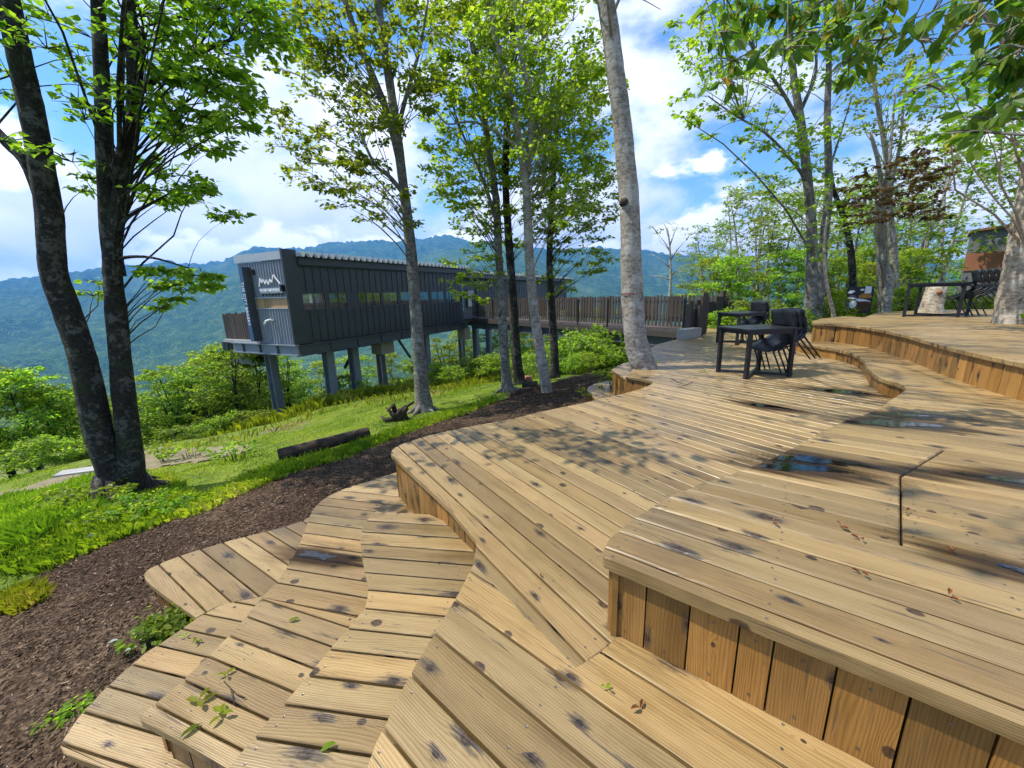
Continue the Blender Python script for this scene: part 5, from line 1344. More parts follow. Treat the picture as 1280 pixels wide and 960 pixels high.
Y9 = 13.5; b9 = base_at(1066, 395, Y9)
t9 = Tree('woodland_tree', 'dark bent tree leaning left behind the menu board', b9, seed=9)
t9.stem([b9] + FWl([(1066,360),(1063,310),(1052,265),(1040,230),(1036,180)], Y9), .13, .05, 10, flare=.2)
crown(t9, [(1020,200),(1090,190),(1100,270),(1060,300),(1030,290)], 14, .45, 36, .13, Y9, 1.0, .4, 13)
t9.done('bark_dark', 'leaf_mid', .58)
Y10 = 12.6; b10 = base_at(1108, 393, Y10)
t10 = Tree('woodland_tree', 'twisted double-stemmed tree with a bronze-leaved crown right of the menu board', b10, seed=10)
t10.stem([b10] + FWl([(1108,378),(1111,350),(1106,325),(1104,290),(1103,250),(1098,205),(1088,165)], Y10), .135, .04, 12, flare=.15, wob=.22)
t10.stem([base_at(1102, 392, Y10+.2)] + FWl([(1101,365),(1099,330),(1098,290),(1096,250)], Y10+.2), .10, .05, 10)
t10.stem(FWl([(1103,250),(1112,200),(1116,150),(1120,110)], Y10), .06, .02, 8)
crown(t10, [(1062,235),(1095,210),(1160,190),(1178,205),(1170,240),(1180,275),(1120,275),(1080,285),(1060,262)], 42, .44, 46, .14, Y10, 1.2, .26, 11)
t10.done('bark_pale', 'leaf_bronze', .62, 1)
Y11 = 14.5; b11 = base_at(1120, 390, Y11)
t11 = Tree('woodland_tree', 'slender pale tree rising above the bronze crown', b11, seed=12)
t11.stem([b11] + FWl([(1118,330),(1112,260),(1108,200),(1100,150),(1092,100),(1085,40)], Y11), .14, .04, 9); t11.stem(FWl([(1112,240),(1125,180),(1130,120),(1140,60)], Y11), .06, .02, 8)
crown(t11, [(1070,30),(1150,60),(1175,120),(1160,180),(1100,190),(1065,140)], 40, .5, 40, .13, Y11, 1.4, .4, 13)
t11.done('bark_pale', 'leaf_mid', .58)
b12 = base_at(1044, 404, 10.5)
t12 = Tree('sapling', 'white slanting sapling trunk left of the menu board', b12, seed=13)
t12.stem([b12] + FWl([(1042,395),(1037,372),(1032,345),(1030,310),(1034,270)], 10.5), .06, .02, 8)
crown(t12, [(1015,270),(1060,270),(1060,330),(1020,330)], 8, .4, 30, .12, 10.5, .8, .4, 13)
t12.done('bark_cream', 'leaf_bright', .58)
# cut stump behind the top table and the big pale tree at the right edge
sp = PL(1163, 390.5, ZTOP); st_ = MB()
st_.tube([sp-Vector((0,0,1.0)), sp, sp+Vector((.0,0,.12)), sp+Vector((.02,0,.45)), sp+Vector((.05,0,.70))], [.30, .27, .22, .205, .20], 22, wob=.12)
o = st_.build('tree_stump', M['bark_cream'], None, origin=sp); tag(o, 'thick pale tree stump standing behind the table on the highest deck', 'stump')
mb = MB(); q = sp + Vector((-.07, -.19, .50)); mb.tube([q+Vector((.02,.05,0)), q+Vector((0,-.012,0))], [.07, .05], 9); mb.build('rot_hole', M['rust'], o)
pE = PL(1268, 404, ZTOP); YE = pE.y
tE = Tree('edge_tree', 'thick pale trunk with a shaggy base growing through the highest deck at the right edge', Vector((pE.x, pE.y, -.2)), seed=14)
tE.stem([Vector((pE.x-.02, pE.y, -.2))] + FWl([(1271,404),(1276,370),(1284,320),(1296,250),(1310,180),(1325,90),(1345,-20)], YE), .31, .17, 26, flare=.22, wob=.08, sub=9)
CE = dict(leaf=.12, Y=YE+.5, depth=1.8, flat=.42)
crown(tE, [(1165,60),(1290,60),(1300,200),(1240,215),(1180,180)], 26, .42, 40, dmin=17, **CE)
for _ in range(50): tE.clump(FW(tE.rd.uniform(1120, 1600), tE.rd.uniform(-330, 40), YE+tE.rd.uniform(-2.2, 2.2)), .6, 50, .13, .5)
for _ in range(9):
    q = Vector((pE.x, pE.y, ZTOP)) + Vector((tE.rd.uniform(-.35,.4), -.42+tE.rd.uniform(-.12,.1), tE.rd.uniform(.05,.30)))
    tE.clump(q, .14, 26, .07, .8, 5, link_=False)
tE.done('bark_cream', 'leaf_mid', .58)
# -- broad leaves hanging into the picture from a tree beside the viewer
bo = Vector((4.6, -.9, -.3))
to = Tree('overhanging_tree', 'broad-leaved tree whose branches hang into the top right corner of the view', bo, seed=15)
to.stem([bo, Vector((4.6,-.85,1.2)), Vector((4.45,-.6,2.6)), Vector((4.2,-.2,4.0)), Vector((3.9,.3,5.6))], .16, .06, 10, flare=.3)
to.stem([Vector((4.3,-.4,3.3)), Vector((3.8,.8,4.1)), Vector((3.1,2.0,4.3)), Vector((2.2,2.9,4.25)), Vector((1.6,3.3,4.0))], .05, .012, 7)
to.stem([Vector((4.45,-.6,2.5)), Vector((4.3,.6,3.0)), Vector((4.1,1.7,3.2)), Vector((3.6,2.4,3.0))], .04, .010, 7)
def hang(px, py, Y, n, Rr, leaf): to.clump(FW(px, py, Y), Rr, int(n*1.25), leaf*.84, .8, 6, droop=.75)
for px, py, Y, n in ((905,-5,3.2,26),(900,40,3.1,14),(918,75,3.15,10),(908,100,3.1,7),(940,15,3.3,24),(985,5,3.2,30),(1000,40,3.1,20),(985,60,3.0,7),(1030,0,3.1,26),(1052,35,3.0,24),(1060,75,3.0,14),(1085,25,3.0,22),(1070,-5,3.2,20),(1102,50,2.9,12),(1135,40,2.9,9),(1150,50,2.8,8),(1165,15,2.7,10),(1100,0,2.9,16),(960,-20,3.2,24),(1040,-25,3.2,24)):
    hang(px, py, Y, n, .17, .125)
for px, py, Y, n in ((1270,15,2.3,18),(1255,55,2.3,14),(1280,60,2.2,12),(1235,80,2.35,8),(1250,70,2.3,10),(1290,110,2.2,14),(1265,125,2.25,10),(1245,150,2.25,10),(1232,165,2.2,8),(1275,90,2.3,10),(1215,30,2.5,10),(1200,10,2.6,12),(1240,0,2.4,16),(1160,105,2.5,2),(1300,20,2.2,18)):
    hang(px, py, Y, n, .13, .12)
for _ in range(14): to.clump(Vector((to.rd.uniform(-1.6, 4.2), to.rd.uniform(-1.0, 2.6), to.rd.uniform(6.0, 8.2))), .55, 26, .12, .5)  # unseen high foliage, added so its shadow breaks up light on the decks
to.done('bark_grey', 'leaf_near', .50)
# bare whitish tree beyond the railing
b13 = base_at(838, 380, 17)
t13 = Tree('bare_tree', 'thin whitish bare-branched tree beyond the bridge railing', b13, seed=16)
t13.stem([b13] + FWl([(838,355),(838,330),(837,305),(834,285)], 17), .10, .025, 8)
for (a, b, c_, d_) in ((838,335,815,318),(838,325,858,300),(838,315,822,292),(837,308,848,280),(838,345,862,330),(836,295,828,276),(822,292,812,282),(858,300,866,290),(838,350,812,345)):
    t13.stem([FW(a, b, 17), FW((a+c_)/2, (b+d_)/2-2, 17.1), FW(c_, d_, 17.3)], .035, .008, 5, sub=2)
crown(t13, [(812,275),(865,280),(865,300),(812,300)], 7, .35, 9, .10, 17, .5, .4, 9)
t13.done('bark_cream', 'leaf_mid', .58)

# ------------------------------------------------------------------ the wood behind and the scrub on the slope: a few kinds, copied
def proto_tree(kind, seed, h, spread, nclump, per, leaf, barkn, leafn, r0=.11, first=.3, lean=.12, flat=.45, Rr=.55, nstem=1):
    t_ = Tree(kind, 'x', (0, 0, 0), seed=seed); rd = t_.rd
    for k in range(nstem):
        dx, dy = rd.uniform(-lean, lean)*h, rd.uniform(-lean, lean)*h; o_ = Vector((rd.uniform(-.15,.15)*(nstem-1), rd.uniform(-.15,.15)*(nstem-1), 0))
        pts = [o_] + [o_ + Vector((dx*f*f + rd.uniform(-.03,.03)*h*.3, dy*f*f + rd.uniform(-.03,.03)*h*.3, h*f)) for f in (.2, .4, .6, .8, .97)]
        t_.stem(pts, r0*rd.uniform(.8, 1.1), r0*.2, 8, flare=.25, sub=3)
    for _ in range(nclump):
        f = rd.uniform(first, 1.03); a = rd.uniform(0, 2*math.pi); q = spread*math.sqrt(rd.uniform(.02, 1))*(1-.55*abs(f-.62)/.45 if f > .3 else .7)
        t_.clump((math.cos(a)*q, math.sin(a)*q, h*f), Rr*rd.uniform(.7, 1.25), int(per*rd.uniform(.6, 1.3)), leaf, flat, 6)
    return t_.done(barkn, leafn, .58)
protos = {
 'airy': proto_tree('woodland_tree', 31, 8.0, 1.7, 52, 40, .15, 'bark_pale', 'leaf_far', .10, .25),
 'tall': proto_tree('woodland_tree', 32, 10.0, 1.9, 60, 40, .15, 'bark_grey', 'leaf_bright', .13, .35),
 'twin': proto_tree('woodland_tree', 33, 7.0, 1.5, 46, 38, .15, 'bark_pale', 'leaf_mid', .08, .3, .2, nstem=2),
 'bush': proto_tree('young_tree', 34, 3.4, 1.3, 56, 62, .13, 'bark_grey', 'leaf_bright', .05, .12, .2, .5, .5, 3),
 'round': proto_tree('young_tree', 35, 4.2, 1.7, 80, 72, .14, 'bark_dark', 'leaf_mid', .07, .15, .15, .45, .6, 3),
 'autumn': proto_tree('young_tree', 36, 4.6, 1.8, 80, 66, .14, 'bark_dark', 'leaf_bright', .08, .2, .15, .4, .6, 2),
 'shrub': proto_tree('shrub', 37, 1.5, .95, 30, 60, .12, 'bark_grey', 'leaf_bright', .03, .1, .3, .6, .42, 4),
 'shrub2': proto_tree('shrub', 38, 1.2, 1.0, 26, 60, .13, 'bark_grey', 'leaf_mid', .03, .1, .3, .6, .42, 4),
}
used = set()
RM = [(880,'behind the timber posts'),(920,'behind the dark timbers'),(960,'behind the middle-distance table'),(1000,'left of the twin-stemmed grey tree'),(1030,'behind the twin-stemmed grey tree'),(1056,'just left of the menu board'),(1082,'behind the menu board'),(1100,'right of the menu board'),(1135,'behind the twisted tree'),(1172,'behind the stump'),(1205,'left of the grey building'),(1262,'by the grey building'),(1400,'behind the thick edge trunk')]
LM = [(-20,'beyond the left edge of the lawn'),(35,'at the left edge of the view'),(70,'left of the grey board'),(112,'behind the grey board'),(160,'behind the twin trunks'),(225,'right of the twin trunks'),(280,'left of the outermost stilt'),(345,'by the outermost stilt'),(405,'between the first two stilts'),(455,'behind the middle stilts'),(510,'left of the slim tree'),(560,'right of the slim tree'),(610,'behind the rear stilts'),(650,'behind the grove trunks'),(690,'between the grove trunks and the bridge'),(730,'under the footbridge'),(900,'beside the bridge pier')]
def where(px, side): return next((w for m, w in (RM if side else LM) if px <= m), '')
seen_l = {}
def uniq(desc, place, px, Y, h, more=''):
    """label from look and landmark; where two agree, the nearer and the farther one are told apart"""
    l = f'{desc} {place}{more}'; k = seen_l.get(l, 0); seen_l[l] = k+1
    if k == 1: l = f'{desc} {place}{more}, standing farther back'
    if k == 2: l = f'{desc} {place}{more}, half hidden by others'
    return l
def put(kind, x, y, h, label, group, cat='tree', z=None, name=None):
    p = protos[kind]; o = p if kind not in used else copy_tree(p); used.add(kind)
    o.location = (x, y, (GZ(x, y) if z is None else z)-.08); s_ = h/H_[kind]; o.scale = (s_*random.uniform(.85,1.2), s_*random.uniform(.85,1.2), s_); o.rotation_euler = (0, 0, random.uniform(0, 6.28))
    o['label'] = label; o['category'] = cat; o['group'] = group
    if 'group' in o and group is None: del o['group']
    return o
H_ = dict(airy=8.0, tall=10.0, twin=7.0, bush=3.4, round=4.2, autumn=4.6, shrub=1.5, shrub2=1.2)
def putp(kind, px, Y, h, label, group, cat='tree'):
    d = ray(px, 380); x = d.x/d.y*Y; return put(kind, x, Y, h, label, group, cat)
WG = 'slender trees of the wood behind the decks'
wl_ = 'slender pale-barked tree in the wood behind the highest deck'
for px, Y, h, k in ((1085,19,6.5,'airy'),(1140,17,7.0,'airy'),(1165,19,8.0,'twin'),(1275,18,9,'airy'),(1130,24,9,'twin'),(1150,28,9,'airy'),(1105,26,8,'airy'),(1060,24,8,'twin'),(1075,30,9,'airy'),(1225,29,11,'twin'),(1245,33,12,'airy'),(1210,31,11,'airy'),(1180,30,10,'airy'),(1040,27,8,'airy'),(1300,14,8,'airy'),(1330,17,9,'twin'),(1120,34,9,'airy'),(1200,34,10,'twin')):
    putp(k, px, Y, h, uniq('slender forked tree' if k == 'twin' else 'slender pale tree', where(px, 1), px, Y, h, ', far back' if Y > 28 else ''), WG)
for px, Y, h, k in ((960,19,5.6,'tall'),(990,22,7.0,'tall'),(1035,19,5.8,'tall'),(1010,26,8,'tall'),(1055,17,5.2,'tall'),(1090,22,6.5,'tall'),(1262,31,13,'tall'),(1290,26,13,'tall')):
    putp(k, px, Y, h, uniq('tall bright green tree in the wood', where(px, 1), px, Y, h), 'taller green trees of the wood')
for px, Y, h, k in ((885,16.5,3.2,'bush'),(905,15,2.9,'bush'),(925,17,5.4,'airy'),(945,15.5,4.6,'twin'),(970,16,5.0,'airy'),(985,14.5,2.6,'bush'),(915,20,6.4,'airy'),(940,21,7.0,'twin'),(880,20,5.0,'airy'),(865,22,4.6,'twin'),(995,17,5.0,'airy'),(900,25,6.5,'airy'),(1050,15,2.2,'bush'),(1080,16.5,2.5,'bush'),(1125,15.5,2.2,'bush'),(1145,16,2.3,'bush'),(1032,14.5,2.2,'bush'),(1092,15,1.9,'bush')):
    putp(k, px, Y, h, uniq('low young tree' if h < 3 else 'bushy bright green young tree' if h < 5 else 'tall bushy young tree', where(px, 1), px, Y, h), 'young trees of the thicket beyond the tables', 'young tree')
# scrub on the slope below and beyond the cafe
SG = 'scrub on the slope under the cafe'
for px, py, Y, h, k in ((180,0,15.5,3.1,'round'),(196,0,18,3.6,'autumn'),(222,0,16.5,3.3,'round'),(252,0,18.5,3.8,'round'),(285,0,20,4.0,'bush'),(240,0,21,4.2,'bush'),(335,0,21.5,3.8,'round'),(205,0,17,2.9,'round'),(235,0,15.5,2.4,'round'),(550,0,25,3.2,'round'),(575,0,28,3.6,'bush'),(600,0,27,2.8,'round'),(630,0,28,3.3,'bush'),(660,0,25,2.6,'bush'),(690,0,24,3.0,'bush'),(715,0,21,2.6,'bush'),(735,0,20,2.4,'bush'),(390,0,25,3.4,'bush'),(350,0,26,3.4,'bush'),(440,0,28,3.6,'bush'),(480,0,30,3.6,'bush'),(320,0,24,3.2,'round'),(520,0,32,3.8,'round'),(760,0,19,2.3,'bush'),(650,0,32,3.6,'round')):
    putp(k, px, Y, h, uniq('rounded green sapling' if k == 'round' else 'bright bushy sapling', where(px, 0), px, Y, h), SG, 'young tree')
putp('autumn', 268, 16.2, 3.9, 'round young tree with yellowing leaves left of the outermost stilt', None, 'young tree')
putp('autumn', 300, 17.6, 3.5, 'second yellowing young tree directly under the terrace corner', None, 'young tree')
for px, Y, h, k in ((15,11.5,2.7,'autumn'),(45,12.5,2.7,'autumn'),(-15,11,3.2,'autumn'),(75,13,2.3,'autumn'),(95,14.5,2.3,'autumn'),(-60,10.5,3.2,'autumn'),(25,15,3.0,'round'),(65,16,2.9,'round'),(130,16,2.4,'round'),(150,17.5,2.5,'round')):
    putp(k, px, Y, h, uniq('rounded dark young tree' if k == 'round' else 'spreading light green young tree', where(px, 0), px, Y, h), 'young trees at the left edge of the lawn', 'young tree')
for px, Y, h, k in ((5,9.2,.75,'shrub'),(40,9.8,.7,'shrub'),(80,10.6,.75,'shrub'),(60,10.1,.6,'shrub2'),(105,11.3,.7,'shrub'),(-25,8.6,.8,'shrub'),(190,12.5,.7,'shrub2'),(215,13,.7,'shrub'),(245,13.6,.9,'shrub'),(270,14,1.0,'shrub2'),(285,14,.9,'shrub'),(305,14.3,.8,'shrub2'),(420,16.5,1.3,'shrub'),(545,18,1.3,'shrub'),(570,19,1.4,'shrub2'),(600,19,1.4,'shrub'),(625,18,1.3,'shrub'),(560,16,.9,'shrub'),(660,15,1.1,'shrub'),(700,13.8,1.1,'shrub'),(720,14.5,1.4,'shrub2'),(740,13.8,1.3,'shrub'),(755,15,1.7,'shrub2'),(715,12.6,.7,'shrub'),(735,12.5,.7,'shrub'),(672,13.2,.8,'shrub2'),(520,20,1.6,'shrub2'),(640,21,1.6,'shrub')):
    putp(k, px, Y, h, uniq('dark low bush' if k == 'shrub2' else 'bright low bush' if h < 1 else 'taller leafy bush', where(px, 0), px, Y, h), 'bushes along the lower edge of the grass', 'bush')
for px, Y, h, k in ((1035,12.6,.9,'shrub'),(1060,13.5,.9,'shrub'),(1088,13.6,.8,'shrub2'),(1040,14,1.1,'shrub'),(985,11.5,.8,'shrub'),(1000,11.8,.7,'shrub2'),(1125,13.5,1.0,'shrub'),(1150,13.5,.9,'shrub2'),(925,13,1.0,'shrub'),(955,13,1.1,'shrub2'),(895,13.4,1.1,'shrub'),(1215,12.5,.7,'shrub2'),(1235,12,.6,'shrub')):
    putp(k, px, Y, h, uniq('dark low bush' if k == 'shrub2' else 'bright low bush', where(px, 1), px, Y, h), 'bushes at the foot of the wood', 'bush')

# ------------------------------------------------------------------ grass, weeds, chips
def ground_many(x, y): return ground_z(x, y)
mulp = mul; 
def scatter(n, poly_px=None, poly=None, seed=0):
    g = np.random.default_rng(seed)
    if poly is None: poly = [tuple(GP(a, b).xy) for a, b in poly_px]
    P = np.array(poly); out = []
    while sum(len(o) for o in out) < n:
        q = g.uniform(P.min(0), P.max(0), (n*2, 2)); out.append(q[inside(q[:,0], q[:,1], poly)])
    return np.concatenate(out)[:n], g
def nz_at(x, y):
    return np.array([mnoise.fractal(Vector((a/1.2, b/1.2, 3.3/1.2)), .9, 2.1, 4) for a, b in zip(x, y)])*amp(np.hypot(x, y))
def blades(name, q, g, h0, h1, w, label, lean=.5, dens=None):
    x, y = q[:,0], q[:,1]
    if dens is not None: 
        k = dens(x, y); q = q[k]; x, y = q[:,0], q[:,1]
    N = len(x); z = ground_z(x, y) + nz_at(x, y) - .01
    hh = g.uniform(h0, h1, N)*(.6+.8*np.array([mnoise.noise(Vector((a*.9, b*.9, 9)))*.5+.5 for a, b in zip(x, y)]))
    a = g.uniform(0, 6.28, N); ln = g.uniform(.1, 1, N)*lean
    d = np.stack([np.cos(a), np.sin(a), np.zeros(N)], 1); sd_ = np.stack([-np.sin(a), np.cos(a), np.zeros(N)], 1)
    B = np.stack([x, y, z], 1); ww = (w*g.uniform(.7, 1.3, N))[:,None]; H = hh[:,None]
    up = np.array([[0,0,1.0]])
    V = np.stack([B - sd_*ww, B + sd_*ww, B + up*H*.6 + d*H*.28*ln[:,None] + sd_*ww*.7, B + up*H*(1-.35*ln[:,None]) + d*H*.9*ln[:,None]], 1).reshape(-1, 3)
    f = (np.arange(N)*4)[:,None] + np.array([[0,1,2,3]])
    tn = np.clip(np.array([mnoise.fractal(Vector((a_*.7, b_*.7, 2)), 1, 2, 3) for a_, b_ in zip(x, y)])*.65 + .46 + g.normal(0, .18, N), 0, 1)
    o = np_mesh(name, V, f, M['blade'], None, tn); tag(o, label, kind='stuff'); return o
lawn = [(-60,752),(0,744),(40,730),(62,716),(130,680),(200,653),(262,640),(330,607),(400,583),(440,573),(500,546),(560,524),(620,504),(655,489),(690,478),(740,467),(762,455),(720,455),(650,462),(600,478),(540,492),(450,505),(410,510),(345,538),(300,556),(200,556),(100,585),(0,600),(-60,610)]
lawn_w = [tuple(GP(a, b).xy) for a, b in lawn]
def not_dirt(x, y):
    D = edge_dist(x, y, dirt); D = np.where(inside(x, y, dirt), D, -D); n_ = np.array([mnoise.fractal(Vector((a*1.1, b*1.1, 5)), 1, 2, 3) for a, b in zip(x, y)])
    return D + n_*.5 < .12
q, g = scatter(130000, poly=lawn_w, seed=3); blades('lawn_grass', q, g, .02, .055, .006, 'short bright lawn grass on the slope', .9, not_dirt)
fringe = [(0,720),(60,716),(140,682),(210,655),(262,642),(340,606),(430,578),(520,541),(620,505),(620,499),(520,531),(430,565),(330,590),(250,625),(215,600),(120,610),(60,640),(-40,650),(-60,720)]
q, g = scatter(26000, poly_px=fringe, seed=4); blades('tall_grass', q, g, .07, .19, .009, 'longer grass along the edge of the mulch path', .8)
weed = [(-40,690),(40,690),(130,640),(120,600),(60,618),(-40,640)]
q, g = scatter(9000, poly_px=weed, seed=5); blades('tall_grass', q, g, .12, .30, .011, 'tall weedy grass left of the twin-trunk tree', .8)
rough = [(340,545),(420,512),(470,508),(540,498),(600,483),(640,470),(640,460),(560,478),(480,492),(410,500),(335,535),(240,553),(170,562),(170,575),(250,562)]
q, g = scatter(22000, poly_px=rough, seed=6); blades('tall_grass', q, g, .10, .30, .012, 'tall rough grass at the foot of the stilts', .8)
meadow = [tuple(v) for v in ((-14,14),(-9,12.5),(-6,13.5),(-2,17),(1,20),(4,14.5),(6,14),(6,20),(0,28),(-6,30),(-16,22))]
q, g = scatter(42000, poly=meadow, seed=7); blades('tall_grass', q, g, .25, .6, .022, 'rank grass covering the slope under the cafe', .8)
back = [(7,12.5),(9,12.2),(11.5,13),(14,12),(19,13),(26,24),(12,26),(7,18)]
q, g = scatter(32000, poly=back, seed=8); blades('tall_grass', q, g, .12, .38, .014, 'grass on the floor of the wood behind the decks', .8)
tuft = [(0,770),(15,742),(50,738),(62,752),(30,770)]
q, g = scatter(1300, poly_px=tuft, seed=9); blades('grass_tuft', q, g, .06, .16, .006, 'isolated tuft of grass growing out of the mulch at the left edge', .8)
# wood chips and leaf litter on the mulch
mulA = [(-40,960),(-30,760),(60,716),(130,684),(200,657),(262,642),(330,609),(400,585),(480,556),(560,526),(640,497),(700,478),(760,468)]
mw = [tuple(GP(a, b).xy) for a, b in mulA] + [(2.3, 7.6), (.9, 5.0), (-.9, 3.5), (-1.4, 2.8), (-2.6, 2.4), (-1.6, 1.2), (-2.2, .6)]
q, g = scatter(90000, poly=mw, seed=10)
x, y = q[:,0], q[:,1]; N = len(x); z = ground_z(x, y) + nz_at(x, y) + .042 + g.uniform(-.006, .012, N)
P = np.stack([x, y, z], 1); a = g.uniform(0, 6.28, N); ax = np.stack([np.cos(a), np.sin(a), g.normal(0, .3, N)], 1); nn = g.normal(0, .5, (N,3)) + np.array([0,0,1.0])
ax = unit(ax); sdv = unit(np.cross(nn, ax)); l_ = g.uniform(.004, .018, N)[:,None]; w_ = g.uniform(.002, .006, N)[:,None]
V = np.stack([P-ax*l_-sdv*w_, P+ax*l_-sdv*w_*.7, P+ax*l_*.9+sdv*w_, P-ax*l_+sdv*w_*.8], 1).reshape(-1, 3)
t = MT('wood_chips', .95, .15); t.color(t.ramp(t.attr('tint').outputs['Fac'], [(0, (.024, .016, .010)), (.5, (.085, .056, .034)), (.8, (.20, .14, .09)), (1, (.42, .34, .25))])); 
o = np_mesh('wood_chips', V, (np.arange(N)*4)[:,None]+np.array([[0,1,2,3]]), t.m, None, np.clip(g.beta(1.6, 2.6, N), 0, 1)); tag(o, 'loose dark wood chips covering the path', kind='stuff')

# leafy plants beside decks and trunk
def plant(px, py, n, Rr, h, leaf, label, z=None, mat='leaf_bright', seed=50, name='leafy_plant'):
    b = GP(px, py) if z is None else PL(px, py, z)
    t_ = Tree(name, label, b, None, 'plant', seed=seed); rd = t_.rd
    for k in range(n):
        a = rd.uniform(0, 6.28); r = Rr*math.sqrt(rd.random()); e = b + Vector((math.cos(a)*r, math.sin(a)*r*.7, h*rd.uniform(.45, 1)))
        t_.tk.tube([b+Vector((math.cos(a)*r*.4, math.sin(a)*r*.3, 0)), (b+e)/2+Vector((0,0,.03)), e], [.006, .005, .003], 4)
        t_.clump(e, .085, 14, leaf*.68, .5, 4, link_=False)
    t_.tk.sm = [True]*len(t_.tk.f)
    t_.L and None
    root = t_.root
    M_ = 'leaf_dark' if mat is None else mat
    P_, A_, N_, L_, T_ = (np.concatenate([l[i] for l in t_.L]) for i in range(5))
    o_ = t_.tk.build('stems', M['blade_stem'], root); o_['kind'] = 'stuff'; leaves('foliage', P_-np.array(b)[None,:], A_, N_, L_, .6, M[M_], root, T_)
    return root
M['blade_stem'] = plain('green_stem', (.08, .13, .03), .6, .3, .2, 10)
plant(222, 792, 26, .20, .16, .075, 'dark leafy plant growing in the notch beside the lowest pointed step', seed=51, mat='leaf_mid')
plant(203, 805, 12, .14, .12, .07, 'smaller leafy sprout left of the notch plant', seed=52, mat='leaf_mid')
plant(773, 486, 30, .42, .38, .09, 'leafy green plant filling the hole in the main deck', z=-.55, seed=53, mat='leaf_mid')
plant(748, 497, 14, .5, .16, .07, 'low weeds along the deck edge beside the rounded ledge', z=-.7, seed=54)
plant(120, 640, 26, .5, .34, .10, 'bright leafy weeds at the left foot of the twin-trunk tree', seed=55)
plant(205, 640, 26, .55, .20, .075, 'dark ground weeds at the right foot of the twin-trunk tree', seed=56, mat='leaf_mid')
plant(160, 650, 24, .55, .2, .075, 'sunlit ground weeds in front of the twin-trunk tree', seed=57)
plant(95, 905, 6, .05, .05, .045, 'small pale weed beside the near end of the lowest step', seed=58)
plant(72, 912, 5, .04, .05, .045, 'tiny weed at the bottom left on the mulch', seed=59)
plant(205, 578, 10, .22, .3, .10, 'single tall weed on the lawn right of the twin-trunk tree', seed=60)
plant(240, 573, 18, .55, .30, .10, 'pale weeds on the lawn beyond the twin-trunk tree', seed=61)
plant(295, 575, 14, .40, .26, .10, 'round patch of bright weeds on the lawn before the log', seed=62)
plant(815, 457, 9, .16, .09, .05, 'small tuft of weeds at the foot of the bare pale trunk', z=0, seed=63)
# log bench, driftwood, logs by the grove
def logm(a, b, r0, r1, name, label, cat='log'):
    mb = MB(); mb.tube([a, a.lerp(b, .02), a.lerp(b, .35), a.lerp(b, .7), a.lerp(b, .98), b], [r0*.94, r0, r0*1.02, (r0+r1)/2, r1, r1*.93], 14, wob=.10)
    o = mb.build(name, M['log'], None, origin=(a+b)/2); tag(o, label, cat); return o
a, b = GP(350, 580), GP(462, 549)
lg_o = logm(a+Zv*.13, b+Zv*.13, .098, .085, 'log_bench', 'long dark log lying on short chocks at the edge of the mulch', 'log')
for f_ in (.12, .85):
    mb = MB(); p = a.lerp(b, f_); mb.tube([p+Vector((-.12,.12,.03)), p+Vector((.14,-.16,.03))], [.045,.04], 8, wob=.2); mb.build('chock', M['log'], lg_o)
c = GP(500, 526); dw = empty('driftwood', c, 'tangle of dark driftwood roots on the lawn near the slim tree', 'driftwood')
rd = random.Random(4)
for k in range(11):
    aa_ = rd.uniform(0, 6.28); e = c + Vector((math.cos(aa_)*rd.uniform(.1,.33), math.sin(aa_)*rd.uniform(.1,.25), rd.uniform(.03,.34)))
    e2 = e + Vector((rd.uniform(-.2,.2), rd.uniform(-.2,.2), rd.uniform(-.08,.12))); 
    mb = MB(); mb.tube([c+Vector((rd.uniform(-.12,.12), rd.uniform(-.1,.1), .03)), e, e2], [.06, .045, .018], 7, wob=.3); mb.build('root', M['log'], dw)
a, b = GP(479, 528), GP(500, 524); mb = MB(); mb.tube([a+Zv*.03, b+Zv*.08], [.02, .04], 6); mb.build('root', M['log'], dw)
logm(GP(640,497)+Zv*.07, GP(664,490)+Zv*.07, .09, .07, 'log', 'short dark log on the mulch in front of the grove', 'log')
logm(GP(653,486)+Zv*.08, GP(672,484)+Zv*.08, .09, .08, 'log', 'dark log lying behind the dark straight grove trunk', 'log')
mb = MB(); p = GP(660, 478); mb.tube([p, p+Zv*.18], [.12, .10], 9, wob=.2); tag(mb.build('tree_stump', M['rust'], None, origin=p), 'small reddish stump beside the grove', 'stump')
# odds and ends
mb = MB(); p = GP(103, 591); rz = Matrix.Rotation(.35, 3, 'Z'); mb.box(p+Zv*.04, (.75, .28, .05), rz); tag(mb.build('board', M['concrete'], None, origin=p), 'grey flat board lying on the grass left of the twin trunk', 'board')
p = GP(118, 676); mb = MB(); mb.add([p+Vector(v) for v in ((-.06,-.02,.05),(.0,-.035,.075),(.06,-.01,.055),(.05,.03,.06),(-.01,.035,.085),(-.055,.02,.055),(0,0,.10))], [(0,1,6),(1,2,6),(2,3,6),(3,4,6),(4,5,6),(5,0,6)])
tag(mb.build('crumpled_wrapper', M['blue_sign'], None, origin=p), 'small crumpled blue wrapper on the edge of the mulch', 'litter')
paleleaf = plain('pale_leaf', (.33, .40, .34), .7, .2, .15, 20); dry = plain('dry_leaf', (.22, .085, .03), .8, .2, .4, 30); green = M['leaf_bright']
